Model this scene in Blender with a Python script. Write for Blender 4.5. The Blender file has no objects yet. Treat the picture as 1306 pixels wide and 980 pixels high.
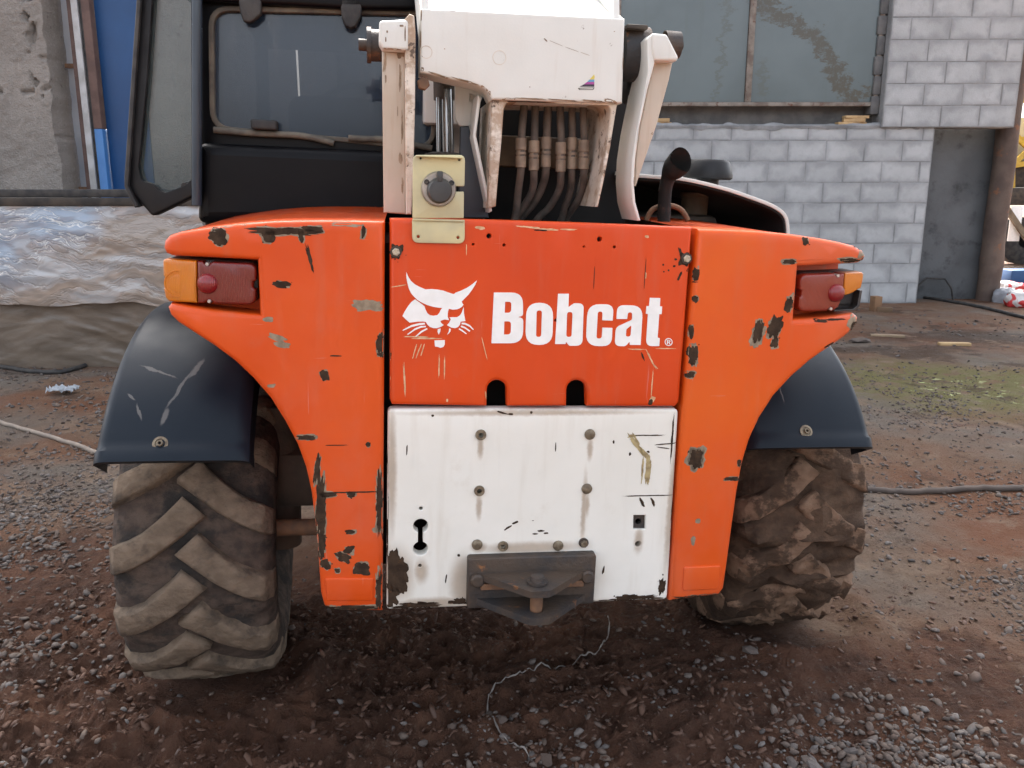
import bpy, bmesh, math, random
import numpy as np
from mathutils import Vector, Matrix
from mathutils.geometry import delaunay_2d_cdt
random.seed(7); rng = np.random.default_rng(7)
R = math.radians
scene = bpy.context.scene
# ------------------------------------------------------------------ camera, sky, sun, exposure
IW, IH, FPX, CAMH, PITCH = 1306, 980, 1080.0, 1.35, R(13.03)
cd = bpy.data.cameras.new('camera'); cam = bpy.data.objects.new('camera', cd)
scene.collection.objects.link(cam); scene.camera = cam
cam.location = (0, 0, CAMH); cam.rotation_euler = (R(90) - PITCH, 0, 0)
cd.sensor_width = 36; cd.lens = 36 * FPX / IW; cd.clip_start = .05; cd.clip_end = 800
SUN_EL, SUN_AZ = R(47), R(-8)          # azimuth measured from +Y (away from the camera) towards +X
w = bpy.data.worlds.new('World'); scene.world = w; w.use_nodes = True
nt = w.node_tree; bg = nt.nodes['Background']
sky = nt.nodes.new('ShaderNodeTexSky'); sky.sky_type = 'NISHITA'; sky.sun_disc = False
sky.sun_elevation = SUN_EL; sky.sun_rotation = SUN_AZ; sky.dust_density = 6; sky.air_density = .8; sky.ozone_density = .4
hs = nt.nodes.new('ShaderNodeHueSaturation'); hs.inputs['Saturation'].default_value = .38      # thin white haze over the whole sky
nt.links.new(sky.outputs[0], hs.inputs['Color']); nt.links.new(hs.outputs[0], bg.inputs[0]); bg.inputs[1].default_value = .15
sd = bpy.data.lights.new('sun', 'SUN'); sd.energy = 4.5; sd.angle = R(.6); sd.color = (1, .94, .86)
so = bpy.data.objects.new('sun', sd); scene.collection.objects.link(so)
sdir = Vector((math.sin(SUN_AZ) * math.cos(SUN_EL), math.cos(SUN_AZ) * math.cos(SUN_EL), math.sin(SUN_EL)))
so.rotation_euler = sdir.to_track_quat('Z', 'Y').to_euler(); so.location = (-3, 6, 8)
vs = scene.view_settings; vs.view_transform = 'Standard'; vs.look = 'None'; vs.gamma = 1; vs.exposure = 2.36
vs.use_curve_mapping = False
scene.cycles.max_bounces = 7; scene.cycles.diffuse_bounces = 4; scene.cycles.glossy_bounces = 3; scene.cycles.adaptive_threshold = .02

# ------------------------------------------------------------------ pixel -> place helpers
MC = Vector((.028, 1.85, 0)); MYAW, MROLL = R(8.49), R(1.9)
MR = Matrix.Rotation(MYAW, 3, 'Z') @ Matrix.Rotation(MROLL, 3, 'Y'); MRT = MR.transposed()
CP = Vector((0, 0, CAMH))
def ray(u, v):
    a = (u - IW / 2) / FPX; b = (IH / 2 - v) / FPX
    return Vector((a, math.cos(PITCH) + b * math.sin(PITCH), -math.sin(PITCH) + b * math.cos(PITCH)))
def GP(u, v, z=0):
    d = ray(u, v); return CP + d * ((z - CAMH) / d.z)
def WP(u, v, Y):
    d = ray(u, v); return CP + d * (Y / d.y)
def MP(u, v, ym=0.0):                    # point of the machine's frame on its plane y = ym
    d = MRT @ ray(u, v); c = MRT @ (CP - MC); return c + d * ((ym - c.y) / d.y)
def M2(pts, ym=0.0): return [(p.x, p.z) for p in (MP(u, v, ym) for u, v in pts)]

# ------------------------------------------------------------------ node helpers
class NT:
    def __init__(s, m): s.m = m; s.t = m.node_tree; s.n = s.t.nodes; s.bsdf = s.n['Principled BSDF']
    def new(s, k, **kw):
        n = s.n.new(k)
        for a, b in kw.items(): setattr(n, a, b)
        return n
    def put(s, sock, v):
        if hasattr(v, 'is_output'): s.t.links.new(v, sock)
        elif isinstance(v, (tuple, list)): sock.default_value = (*v, 1) if len(sock.default_value) == 4 and len(v) == 3 else v
        else: sock.default_value = v
    def math(s, op, a, b=0.0, c=None, clamp=False):
        n = s.new('ShaderNodeMath', operation=op, use_clamp=clamp); s.put(n.inputs[0], a); s.put(n.inputs[1], b)
        if c is not None: s.put(n.inputs[2], c)
        return n.outputs[0]
    def vmath(s, op, a, b=(0, 0, 0)):
        n = s.new('ShaderNodeVectorMath', operation=op); s.put(n.inputs[0], a)
        if op == 'SCALE': s.put(n.inputs['Scale'], b)
        else: s.put(n.inputs[1], b)
        return n.outputs['Value'] if op == 'LENGTH' else n.outputs[0]
    def noise(s, scale, vec=None, detail=4, rough=.55, dist=0, col=False):
        n = s.new('ShaderNodeTexNoise'); n.inputs['Scale'].default_value = scale; n.inputs['Detail'].default_value = detail
        n.inputs['Roughness'].default_value = rough; n.inputs['Distortion'].default_value = dist
        s.t.links.new(vec if vec is not None else s.obj(), n.inputs['Vector']); return n.outputs[1 if col else 0]
    def obj(s):
        if not hasattr(s, '_o'): s._o = s.new('ShaderNodeTexCoord').outputs['Object']
        return s._o
    def ramp(s, f, lo, hi, a=0.0, b=1.0):
        n = s.new('ShaderNodeMapRange', interpolation_type='SMOOTHSTEP'); s.put(n.inputs[0], f)
        for i, v in enumerate((lo, hi, a, b)): n.inputs[i + 1].default_value = v
        return n.outputs[0]
    def mix(s, f, a, b):
        n = s.new('ShaderNodeMix', data_type='RGBA'); s.put(n.inputs[0], f); s.put(n.inputs[6], a); s.put(n.inputs[7], b); return n.outputs[2]
    def scaled(s, v): 
        n = s.new('ShaderNodeMapping'); n.inputs['Scale'].default_value = v; s.t.links.new(s.obj(), n.inputs[0]); return n.outputs[0]
    def bump(s, h, strength=.3, dist=.01):
        n = s.new('ShaderNodeBump'); n.inputs['Strength'].default_value = strength; n.inputs['Distance'].default_value = dist
        s.put(n.inputs['Height'], h); s.t.links.new(n.outputs[0], s.bsdf.inputs['Normal'])
    def ell(s, shapes, dvec):            # smallest normalised distance to a set of ellipses (centre, radii, turn) in the thing's own frame
        acc = None
        for c, r, rot in shapes:
            n = s.new('ShaderNodeMapping', vector_type='TEXTURE'); src = dvec
            if acc is not None:          # chain the shapes so that the shader needs little stack
                ch = s.new('ShaderNodeVectorMath', operation='MULTIPLY_ADD'); s.put(ch.inputs[0], acc); ch.inputs[1].default_value = (1e-7,) * 3; s.put(ch.inputs[2], dvec); src = ch.outputs[0]
            s.t.links.new(src, n.inputs[0])
            n.inputs['Location'].default_value = c; n.inputs['Rotation'].default_value = rot; n.inputs['Scale'].default_value = r
            l = s.vmath('LENGTH', n.outputs[0]); acc = l if acc is None else s.math('MINIMUM', acc, l)
        return acc
    def done(s, color=None, rough=None, metallic=None, spec=None):
        b = s.bsdf
        if color is not None: s.put(b.inputs['Base Color'], color)
        if rough is not None: s.put(b.inputs['Roughness'], rough)
        if metallic is not None: s.put(b.inputs['Metallic'], metallic)
        if spec is not None: s.put(b.inputs['Specular IOR Level'], spec)
        return s.m
def newmat(name):
    m = bpy.data.materials.new(name); m.use_nodes = True; return NT(m)
def simple(name, c1, c2, scale=8, rough=.6, r2=None, bump=0, bscale=60, metallic=0, lo=.35, hi=.65, bd=.004, spots=None, spec=.5):
    t = newmat(name); f = t.ramp(t.noise(scale, detail=6), lo, hi); col = t.mix(f, c1, c2)
    if spots:
        sc, cc, a, b_ = spots; col = t.mix(t.ramp(t.noise(sc, detail=5, rough=.65), a, b_), col, cc)
    if bump: t.bump(t.noise(bscale, detail=5), bump, bd)
    rr = rough if r2 is None else t.ramp(t.noise(scale * 2.3), .3, .7, rough, r2)
    return t.done(col, rr, metallic, spec)

def chip(u, v, w_, h_, rot=0, ym=0.0):   # an ellipse on the machine's rear, measured in photo pixels
    c = MP(u, v, ym); k = (MP(u + 1, v, ym) - c).length
    return ((c.x, ym, c.z), (max(w_ * k / 2, 1e-4), 1.0, max(h_ * k / 2, 1e-4)), (0, R(rot), 0))
def paint(name, base, base2, groups, rough=.38, dust=(.32, .22, .16), dust_amt=.13, speck=None, coat=0.0, ragged=.016):
    t = newmat(name); f = t.ramp(t.noise(3.0, detail=5), .35, .7); col = t.mix(f, base, base2)
    lum_ = sum(base) / 3; col = t.mix(t.math('MULTIPLY', t.ramp(t.noise(1.7, t.vmath('ADD', t.obj(), (2, 1, 4)), detail=7, rough=.65), .48, .72), .32), col, tuple(c_ * .72 + lum_ * .42 for c_ in base))   # sun-faded areas
    streak = t.noise(1.0, t.scaled((26, 8, 3)), detail=5)
    col = t.mix(t.math('MULTIPLY', t.ramp(streak, .5, .8), dust_amt), col, dust)
    col = t.mix(t.math('MULTIPLY', t.ramp(t.noise(14, detail=8, rough=.7), .55, .8), dust_amt), col, dust)
    d1 = t.vmath('SCALE', t.vmath('SUBTRACT', t.noise(70, detail=6, rough=.75, col=True), (.5, .5, .5)), ragged)
    dv = t.vmath('ADD', t.obj(), d1); rr = t.ramp(t.noise(9, detail=6), .3, .7, rough - .06, rough + .14)
    hgt = t.noise(240, detail=3)
    h = t.math('ADD', t.math('MULTIPLY', hgt, .05), t.math('MULTIPLY', t.noise(7, detail=2), 1.6))
    hair = t.math('MAXIMUM', t.ramp(t.noise(1.0, t.scaled((150, 9, 5)), detail=3), .70, .72), t.ramp(t.noise(1.0, t.scaled((6, 9, 170)), detail=3), .71, .73)); col = t.mix(t.math('MULTIPLY', hair, .35), col, tuple(min(1, c_ * .6 + .22) for c_ in base))
    for g in groups:
        shapes, c, ring, op = g
        e = t.ell(shapes, dv)
        if ring is not None: col = t.mix(t.math('MULTIPLY', t.ramp(e, 1.16, 1.08), op), col, ring)
        mk = t.math('MULTIPLY', t.ramp(e, 1.03, .97) if op >= .8 else t.ramp(e, 1.2, .3), op)
        cc = t.mix(t.noise(45, detail=6), c, tuple(x * .55 for x in c))
        col = t.mix(mk, col, cc)
        if op >= .8: rr = t.math('ADD', rr, t.math('MULTIPLY', mk, .35), clamp=True); h = t.math('SUBTRACT', h, t.math('MULTIPLY', mk, .5))
    if speck: col = t.mix(t.math('MULTIPLY', t.ramp(t.noise(speck[0], detail=7, rough=.75), speck[1], speck[1] + .02), .9), col, speck[2])
    t.bump(h, .25, .0025)
    t.bsdf.inputs['Coat Weight'].default_value = coat; t.bsdf.inputs['Coat Roughness'].default_value = .15
    return t.done(col, rr, spec=.3)

DARK = (.045, .032, .025); TAN = (.30, .23, .15); CREAM = (.75, .52, .30)
chipsL = [chip(*a) for a in [(277,302,22,22),(365,295,84,10),(341,302,18,16),(384,301,7,18),(400,293,26,8),(463.5,296,6,17,12),(395,329,5,38,-15),(359,363,20,9,10),
    (414.6,480,11,15,-20),(487,440,15,34),(493,452,22,8),(391,558,26,7),(470,567,6,6),(447,628,90,2.5),(447,631,14,8),(420,631,20,7),(409,655,13,112,4),(407,690,14,40),
    (484,647,11,92),(437,710,24,12,30),(445,702,12,12),(461,724,19,18),(484,752,10,64),(414,720,14,14),(450,776,84,7),(447,679,13,6),(430,728,8,8),(404,600,7,40,8),(418,776,20,8),(428,454,16,2),(430,568,30,1.5)]]
tanL = [chip(*a) for a in [(470,390,36,13,2),(355,432,24,7,20),(360,440,20,7,15),(342,408,10,6),(347,492,10,4),(440,287,40,4,3),(300,288,30,3,-6),(480,676,9,6)]]
chipsR = [chip(*a) for a in [(1028,306,9,12),(1041,300,13,5),(1103,315,26,6,18),(1088,333,30,6),(1006,334,18,6),(1007,387,10,20),(987,418,17,28,10),(988,437,10,14),
    (967,425,12,27,6),(1050,410,22,4),(1098,420,10,14,40),(1061,442,12,4,-20),(884,454,12,28,-8),(881,478,12,9),(888,584,18,26),(943,592,6,9),(888,350,6,16),(887,381,7,8),(882,423,5,16),
    (892,763,66,9),(935,611,22,5),(1070,409,30,3),(1112,334,10,8),(910,764,30,9),(880,360,20,2)]]
tanR = [chip(*a) for a in [(1110,326,14,12),(1096,413,18,18,30),(966,425,17,31,6),(888,584,22,30),(884,690,5,14),(890,665,5,5)]]
chipsC = [chip(*a) for a in [(505,321,19,19),(500,324,10,12),(875,330,18,19),(868,322,3,16,-20),(497,455,6,12),(884,345,14,5),(495,430,4,60),(884,470,4,60),(867,353,3,14,20),(860,340,4,3),(853,345,3,3),(846,338,3,3),
    (557,438,7,7),(820,455,3,12,-20),(830,513,5,6),(847,347,2,2),(862,331,4,3),(690,294,20,2),(758,355,1,30),(823,350,1,40)]]
creamC = [chip(*a) for a in [(516,485,2.5,42,-3),(533,430,32,1.8),(545,432,40,1.8),(529,448,1.6,20,15),(534,448,1.6,20,20),(539,447,1.6,18,15),(560,468,1.5,30),(567,470,1.5,30),(497,470,3,60),(509,365,20,1.5,-10),
    (812,446,22,2),(850,445,26,1.6),(830,458,2.5,26,-30),(836,468,10,1.8,40),(832,490,1.5,36),(832,510,6,8,20),(570,511,2.5,4),(595,318,1.2,16),(675,290,30,2.5,3),(700,293,30,3),(725,293,20,2),(612,291,12,4),(825,302,5,3),(824,352,1.5,8),(620,505,2,12,-10),(618,445,1.2,30,-15)]]
chipsW = [chip(*a) for a in [(503,732,30,58),(498,760,18,40),(530,773,58,9),(585,768,24,9),(548,772,34,8),(640,771,50,5),(725,769,60,5),(815,764,58,8),(845,748,9,22),(800,764,26,9),(775,768,24,5),(494,650,3,160),(860,640,3,90),(858,560,2.5,60),
    (827,556,40,1.8),(827,633,62,1.6),(819,641,3.5,14,-30),(833,641,3.5,14,-28),(519,574,1.8,16),(709,571,1.5,12),(783,565,3,5),(648,674,10,3,-35),(657,668,8,3,-25),(690,678,10,3),(697,681,6,2.5),(683,682,7,2.5),(680,665,3,1),(770,728,2.5,10,10),(569,739,2,12,6),
    (640,527,14,2.5,15),(652,529,6,2.5),(678,527,3,3),(552,531,3,3),(585,709,4,4),(804,580,3,5),(827,577,5,4),(850,567,26,1.8,-4),(846,572,18,1.5,8),(858,708,5,10)]]
scrW = [chip(*a) for a in [(812,568,36,6,50),(822,578,22,6,48),(827,600,6,38),(820,600,2.5,34),(812,562,20,3,60),(806,557,12,4)]]
rustW = [chip(*a) for a in [(613, 572, 9, 34), (753, 574, 9, 34), (611, 648, 9, 40), (749, 645, 8, 36), (537, 730, 22, 40), (815, 690, 14, 40), (500, 600, 14, 200), (856, 650, 12, 200), (680, 527, 360, 10), (676,745,200,90),(590,745,40,90),(612,700,26,16),(676,700,150,20),(503,735,60,90),(675,782,330,22),(745,650,8,110),(556,770,140,18),(676,780,360,30)]]
ORANGE, ORANGE2 = (.66, .082, .008), (.60, .064, .005)
m_orL = paint('orange paint left', ORANGE, ORANGE2, [], coat=.1)
m_orR = paint('orange paint right', ORANGE, (.68, .105, .010), [], coat=.1)
m_orC = paint('orange paint panel', (.64, .062, .006), (.58, .050, .004), [], coat=.08)
m_or = paint('orange paint plain', ORANGE, (.50, .055, .012), [], dust_amt=.4)
m_white_panel = paint('white panel paint', (.78, .765, .70), (.73, .715, .645), [(rustW, (.36, .23, .12), None, .62)], dust=(.45, .37, .26), dust_amt=.22, ragged=.009)
m_decal = simple('white decal', (.86, .86, .84), (.80, .80, .77), 30, .45, spots=(160, (.25, .16, .1), .74, .76))
t = newmat('white boom paint')          # cream white with rusty runs and grime
f = t.ramp(t.noise(4, detail=6), .35, .7); col = t.mix(f, (.67, .67, .625), (.62, .61, .56))
col = t.mix(t.math('MULTIPLY', t.ramp(t.noise(1, t.scaled((40, 40, 4)), detail=6), .55, .8), .25), col, (.42, .31, .2))
col = t.mix(t.ramp(t.noise(26, detail=8, rough=.75), .66, .69), col, (.12, .075, .045)); t.bump(t.noise(200), .1, .002)
m_boom = t.done(col, .45)
t = newmat('worn white edge')
f = t.noise(30, detail=6, rough=.7); col = t.mix(t.ramp(t.noise(8, detail=5), .35, .65), (.56, .47, .37), (.68, .62, .54)); col = t.mix(t.math('MULTIPLY', t.ramp(t.noise(12, detail=7, rough=.75), .47, .6), .75), col, (.30, .19, .11)); col = t.mix(t.math('MULTIPLY', t.ramp(f, .58, .63), .9), col, (.08, .05, .032)); t.bump(f, .3, .003); m_edge = t.done(col, .6)
t = newmat('dusty beige paint')
col = t.mix(t.ramp(t.noise(6, detail=5), .35, .65), (.52, .45, .365), (.45, .37, .285)); col = t.mix(t.math('MULTIPLY', t.ramp(t.noise(1, t.scaled((50, 50, 5)), detail=5), .5, .75), .5), col, (.36, .24, .15)); col = t.mix(t.ramp(t.noise(40, detail=6, rough=.7), .68, .7), col, (.12, .07, .04)); m_beige = t.done(col, .55)
m_black = simple('black cab paint', (.004, .004, .005), (.006, .006, .007), 6, .28, .42, spots=(18, (.03, .026, .022), .64, .82), spec=.14)
m_blackplastic = simple('dark grey fender plastic', (.028, .034, .043), (.04, .047, .057), 4, .42, .6, bump=.25, bscale=500, bd=.0008, spots=(9, (.13, .12, .115), .6, .85))
m_rubber = simple('black rubber', (.018, .018, .019), (.05, .045, .04), 14, .7, bump=.3, bscale=90)
m_seal = simple('dirty window seal', (.17, .145, .11), (.09, .08, .065), 18, .8, bump=.4, bscale=80)
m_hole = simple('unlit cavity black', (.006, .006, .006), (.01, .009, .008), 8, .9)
m_inner = simple('dark greasy steel', (.02, .017, .014), (.06, .045, .032), 9, .7, bump=.3, bscale=50)
m_bolt = simple('dirty bolt', (.23, .19, .13), (.12, .09, .06), 60, .55, metallic=.4, bump=.3, bscale=200)
m_boltw = simple('painted bolt head', (.55, .48, .36), (.3, .24, .16), 90, .5)
m_hitch = simple('rusty black hitch steel', (.026, .025, .026), (.065, .044, .03), 12, .62, bump=.5, bscale=110, spots=(22, (.22, .09, .03), .6, .72))
m_rust = simple('rusted pin steel', (.20, .10, .05), (.12, .07, .045), 25, .8, bump=.5, bscale=120)
m_zinc = simple('yellow zinc plate', (.58, .52, .30), (.46, .42, .27), 9, .38, .55, metallic=.35, spots=(16, (.32, .2, .1), .68, .8))
m_socket = simple('grey socket plastic', (.045, .044, .043), (.03, .03, .03), 20, .45)
m_socketring = simple('alloy socket ring', (.42, .38, .33), (.3, .27, .24), 20, .45, metallic=.6)
m_chrome = simple('chrome rod', (.42, .42, .43), (.3, .3, .3), 5, .16, metallic=1)
m_hose = simple('dusty hydraulic hose', (.13, .105, .085), (.07, .06, .052), 25, .75, bump=.3, bscale=200)
m_fit = simple('dusty brass fitting', (.30, .23, .165), (.2, .15, .11), 30, .6, metallic=.2, bump=.2, bscale=150)
m_brownbar = simple('ochre cross member', (.16, .11, .065), (.08, .055, .035), 10, .8)
m_screw = simple('steel screw', (.6, .56, .5), (.45, .42, .38), 60, .4, metallic=.6)
def lens(name, c, c2):
    t = newmat(name); f = t.noise(40, detail=4); col = t.mix(f, c, c2)
    wv = t.new('ShaderNodeTexWave', wave_type='BANDS', bands_direction='X'); wv.inputs['Scale'].default_value = 90; t.t.links.new(t.obj(), wv.inputs[0])
    t.bump(t.math('ADD', t.math('MULTIPLY', wv.outputs[1], .5), t.math('MULTIPLY', f, .3)), .35, .003)
    t.bsdf.inputs['Coat Weight'].default_value = .35; t.bsdf.inputs['Coat Roughness'].default_value = .2
    t.bsdf.inputs['Subsurface Weight'].default_value = .25; t.bsdf.inputs['Subsurface Radius'].default_value = (.01, .004, .001); t.bsdf.inputs['Subsurface Scale'].default_value = .3
    return t.done(col, .3)
m_amber = lens('amber lens', (.62, .19, .005), (.5, .14, .004)); m_red = lens('red lens', (.17, .010, .006), (.13, .008, .005)); m_refl = lens('red reflector', (.24, .010, .014), (.19, .007, .010))
m_redR = lens('sun bleached red lens', (.24, .026, .010), (.19, .018, .008))
m_lamp = simple('lamp housing black', (.02, .018, .017), (.035, .03, .028), 30, .5)
def glassmat(name, c1, c2, alpha, dirt=(.3, .28, .24), sc=4):
    t = newmat(name); f = t.ramp(t.noise(sc, detail=6), .35, .7); col = t.mix(f, c1, c2)
    d = t.ramp(t.noise(sc * 2, t.scaled((3, 3, .6)), detail=7, rough=.7), .55, .8); col = t.mix(t.math('MULTIPLY', d, .4), col, dirt)
    t.put(t.bsdf.inputs['Alpha'], t.math('ADD', alpha, t.math('MULTIPLY', d, .2), clamp=True))
    t.bsdf.inputs['Coat Weight'].default_value = .7; t.bsdf.inputs['Coat Roughness'].default_value = .03
    return t.done(col, .2, spec=.25)
m_cabglass = glassmat('dusty cab glass', (.018, .032, .055), (.012, .024, .044), .80, (.16, .15, .14))
m_doorglass = glassmat('hazy door glass', (.10, .125, .12), (.06, .08, .08), .45, (.30, .33, .31))
def mudmat(name, rubber, mud, mud2, lo, hi, sc=9):
    t = newmat(name); f = t.noise(sc, detail=8, rough=.65); m1 = t.mix(t.ramp(t.noise(30, detail=6), .35, .65), mud, mud2)
    t.bump(t.math('ADD', t.noise(70, detail=6, rough=.75), t.math('MULTIPLY', t.noise(24, detail=4), 1.2)), 1.0, .010); return t.done(t.mix(t.ramp(f, lo, hi), rubber, m1), .88, spec=.25)
m_tyre = mudmat('muddy tyre rubber', (.036, .032, .029), (.115, .083, .064), (.066, .048, .039), .38, .56, 14)
m_lug = mudmat('dusty tread rubber', (.085, .067, .052), (.235, .175, .125), (.165, .122, .086), .32, .55, 16)
m_tyreR = mudmat('clay caked tyre', (.05, .031, .021), (.13, .080, .051), (.08, .049, .032), .36, .6, 9)
m_lugR = mudmat('clay caked tread', (.08, .05, .033), (.27, .17, .112), (.20, .123, .08), .42, .52, 11)

# ------------------------------------------------------------------ mesh helpers
COL = scene.collection
def finish(name, bm, m, parent=None, smooth=40, kind=None):
    bmesh.ops.recalc_face_normals(bm, faces=bm.faces)
    if smooth:
        for fa in bm.faces: fa.smooth = True
        a = R(smooth)
        for e in bm.edges:
            if len(e.link_faces) == 2 and e.calc_face_angle(0) > a: e.smooth = False
    me = bpy.data.meshes.new(name); bm.to_mesh(me); bm.free()
    if m: me.materials.append(m)
    o = bpy.data.objects.new(name, me); COL.objects.link(o)
    if parent: o.parent = parent
    if kind: o['kind'] = kind
    return o
def pydata(name, v, f_, m, parent=None, smooth=40, kind=None):
    bm = bmesh.new(); vv = [bm.verts.new(tuple(p)) for p in v]
    for q in f_:
        try: bm.faces.new([vv[i] for i in q])
        except ValueError: pass
    return finish(name, bm, m, parent, smooth, kind)
def empty(name, loc=(0, 0, 0), label=None, cat=None, group=None, parent=None):
    o = bpy.data.objects.new(name, None); COL.objects.link(o); o.location = loc; o.empty_display_size = .1
    if parent: o.parent = parent
    return tag(o, label, cat, group)
def tag(o, label=None, cat=None, group=None, kind=None):
    if label: o['label'] = label
    if cat: o['category'] = cat
    if group: o['group'] = group
    if kind: o['kind'] = kind
    return o
def area2(p): return sum(p[i][0] * p[(i + 1) % len(p)][1] - p[(i + 1) % len(p)][0] * p[i][1] for i in range(len(p))) / 2
def offset(p, d):                        # move a counter-clockwise outline inwards by d
    n = len(p); out = []
    for i in range(n):
        a, b, c = Vector(p[i - 1]), Vector(p[i]), Vector(p[(i + 1) % n])
        e1 = (b - a).normalized(); e2 = (c - b).normalized()
        n1 = Vector((-e1.y, e1.x)); n2 = Vector((-e2.y, e2.x)); m = n1 + n2
        if m.length < 1e-6: m = n1.copy()
        m.normalize(); k = 1 / max(.45, m.dot(n1)); out.append(tuple(b + m * d * k))
    return out
def inside(x, y, p):
    c = False; j = len(p) - 1
    for i in range(len(p)):
        if (p[i][1] > y) != (p[j][1] > y) and x < (p[j][0] - p[i][0]) * (y - p[i][1]) / (p[j][1] - p[i][1]) + p[i][0]: c = not c
        j = i
    return c
def fillet(pts, seg=5):                  # (x, y, r) corners -> outline with rounded corners
    out = []; n = len(pts)
    for i in range(n):
        a, b, c = pts[i - 1], pts[i], pts[(i + 1) % n]; r = b[2] if len(b) > 2 else 0
        B = Vector(b[:2]); e1 = Vector(a[:2]) - B; e2 = Vector(c[:2]) - B; l1, l2 = e1.length, e2.length
        if r <= 0 or l1 < 1e-9 or l2 < 1e-9: out.append(tuple(B)); continue
        e1 /= l1; e2 /= l2; ang = math.acos(max(-1, min(1, e1.dot(e2))))
        if ang > 3.1 or ang < .05: out.append(tuple(B)); continue
        tl = min(r / math.tan(ang / 2), l1 * .499, l2 * .499)
        p0 = B + e1 * tl; p1 = B + e2 * tl
        for k in range(seg + 1):         # quadratic + a little fullness, close to an arc
            s = k / seg; q = p0 * (1 - s) ** 2 + B * 2 * s * (1 - s) + p1 * s ** 2; ch = (p0 * (1 - s) + p1 * s)
            out.append(tuple(q * .92 + (q + (B - ch) * 0) * .08))
    return out
def smoothline(p, n=6):                  # Catmull-Rom through points
    P = [Vector(q) for q in p]; out = []
    for i in range(len(P) - 1):
        a = P[max(i - 1, 0)]; b = P[i]; c = P[i + 1]; d = P[min(i + 2, len(P) - 1)]
        for k in range(n):
            t_ = k / n; out.append(.5 * ((2 * b) + (c - a) * t_ + (2 * a - 5 * b + 4 * c - d) * t_ ** 2 + (3 * b - a - 3 * c + d) * t_ ** 3))
    return out + [P[-1]]
def circle(cx, cz, r, n=20): return [(cx + r * math.cos(2 * math.pi * i / n), cz + r * math.sin(2 * math.pi * i / n)) for i in range(n)]
def slab(name, outline, y0, y1, r, m, parent=None, holes=(), grid=0, bend=None, steps=4, back=False):
    """solid plate: outline in (x, z), rear face at y0, front at y1, rear edge rounded by r"""
    loops = [list(outline) if area2(outline) > 0 else list(outline)[::-1]]
    loops += [list(h)[::-1] if area2(h) > 0 else list(h) for h in holes]
    bm = bmesh.new(); caps = []
    for li, lp in enumerate(loops):
        rings = [(0, y1)] + [(r * (1 - math.cos(a)), y0 + r * (1 - math.sin(a))) for a in ([k * math.pi / 2 / steps for k in range(steps + 1)] if r > 0 else [0])]
        if li: rings = [(0, y1), (0, y0 + min(r, .0015)), (min(r, .0015), y0)]
        prev = None
        for ins, y in rings:
            q = offset(lp, ins) if ins > 0 else lp; cur = [bm.verts.new((x, y, z)) for x, z in q]
            if prev:
                for i in range(len(cur)): bm.faces.new((prev[i - 1], prev[i], cur[i], cur[i - 1]))
            else: first = cur
            prev = cur
        caps.append(prev)
        if li == 0: backloop = first
    pts = [Vector((v.co.x, v.co.z)) for c in caps for v in c]; vv = [v for c in caps for v in c]
    edges = []; k0 = 0
    for c in caps:
        edges += [(k0 + i, k0 + (i + 1) % len(c)) for i in range(len(c))]; k0 += len(c)
    pl = [[(v.co.x, v.co.z) for v in c] for c in caps]
    if grid:
        xs = [p.x for p in pts]; zs = [p.y for p in pts]
        for i in range(int((max(xs) - min(xs)) / grid) + 1):
            for j in range(int((max(zs) - min(zs)) / grid) + 1):
                x, z = min(xs) + grid * (i + .5), min(zs) + grid * (j + .5)
                if inside(x, z, pl[0]) and not any(inside(x, z, h) for h in pl[1:]):
                    if min((Vector((x, z)) - q).length for q in pts[:k0]) > grid * .4: pts.append(Vector((x, z)))
    ov, oe, of, orig, _, _ = delaunay_2d_cdt(pts, edges, [], 0, 1e-6)
    nv = []
    for i, p in enumerate(ov):
        src = [s for s in orig[i] if s < len(vv)]; nv.append(vv[src[0]] if src else bm.verts.new((p.x, y0, p.y)))
    for fa in of:
        c = sum((ov[i] for i in fa), Vector((0, 0))) / len(fa)
        if inside(c.x, c.y, pl[0]) and not any(inside(c.x, c.y, h) for h in pl[1:]):
            try: bm.faces.new([nv[i] for i in fa])
            except ValueError: pass
    if back:
        try: bm.faces.new(backloop)
        except ValueError: pass
    if bend:
        for v in bm.verts: v.co = Vector(bend(v.co))
    return finish(name, bm, m, parent, 38)
def box_bm(bm, lo, hi, bev=0.0, rot=None, seg=2):
    g = bmesh.ops.create_cube(bm, size=1); s = Vector(hi) - Vector(lo); c = (Vector(hi) + Vector(lo)) / 2
    for v in g['verts']: v.co = Vector((v.co.x * s.x, v.co.y * s.y, v.co.z * s.z))
    if bev: 
        es = list({e for v in g['verts'] for e in v.link_edges}); rr = bmesh.ops.bevel(bm, geom=es, offset=bev, segments=seg, profile=.5, affect='EDGES'); vs_ = rr['verts']
        vs_ = list({v for f_ in rr['faces'] for v in f_.verts} | {v for v in g['verts'] if v.is_valid})
    else: vs_ = g['verts']
    for v in vs_: v.co = (rot @ v.co if rot else v.co) + c
def box(name, lo, hi, m, parent=None, bev=.004, rot=None, seg=2):
    bm = bmesh.new(); box_bm(bm, lo, hi, bev, rot, seg); return finish(name, bm, m, parent, 40)
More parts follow.
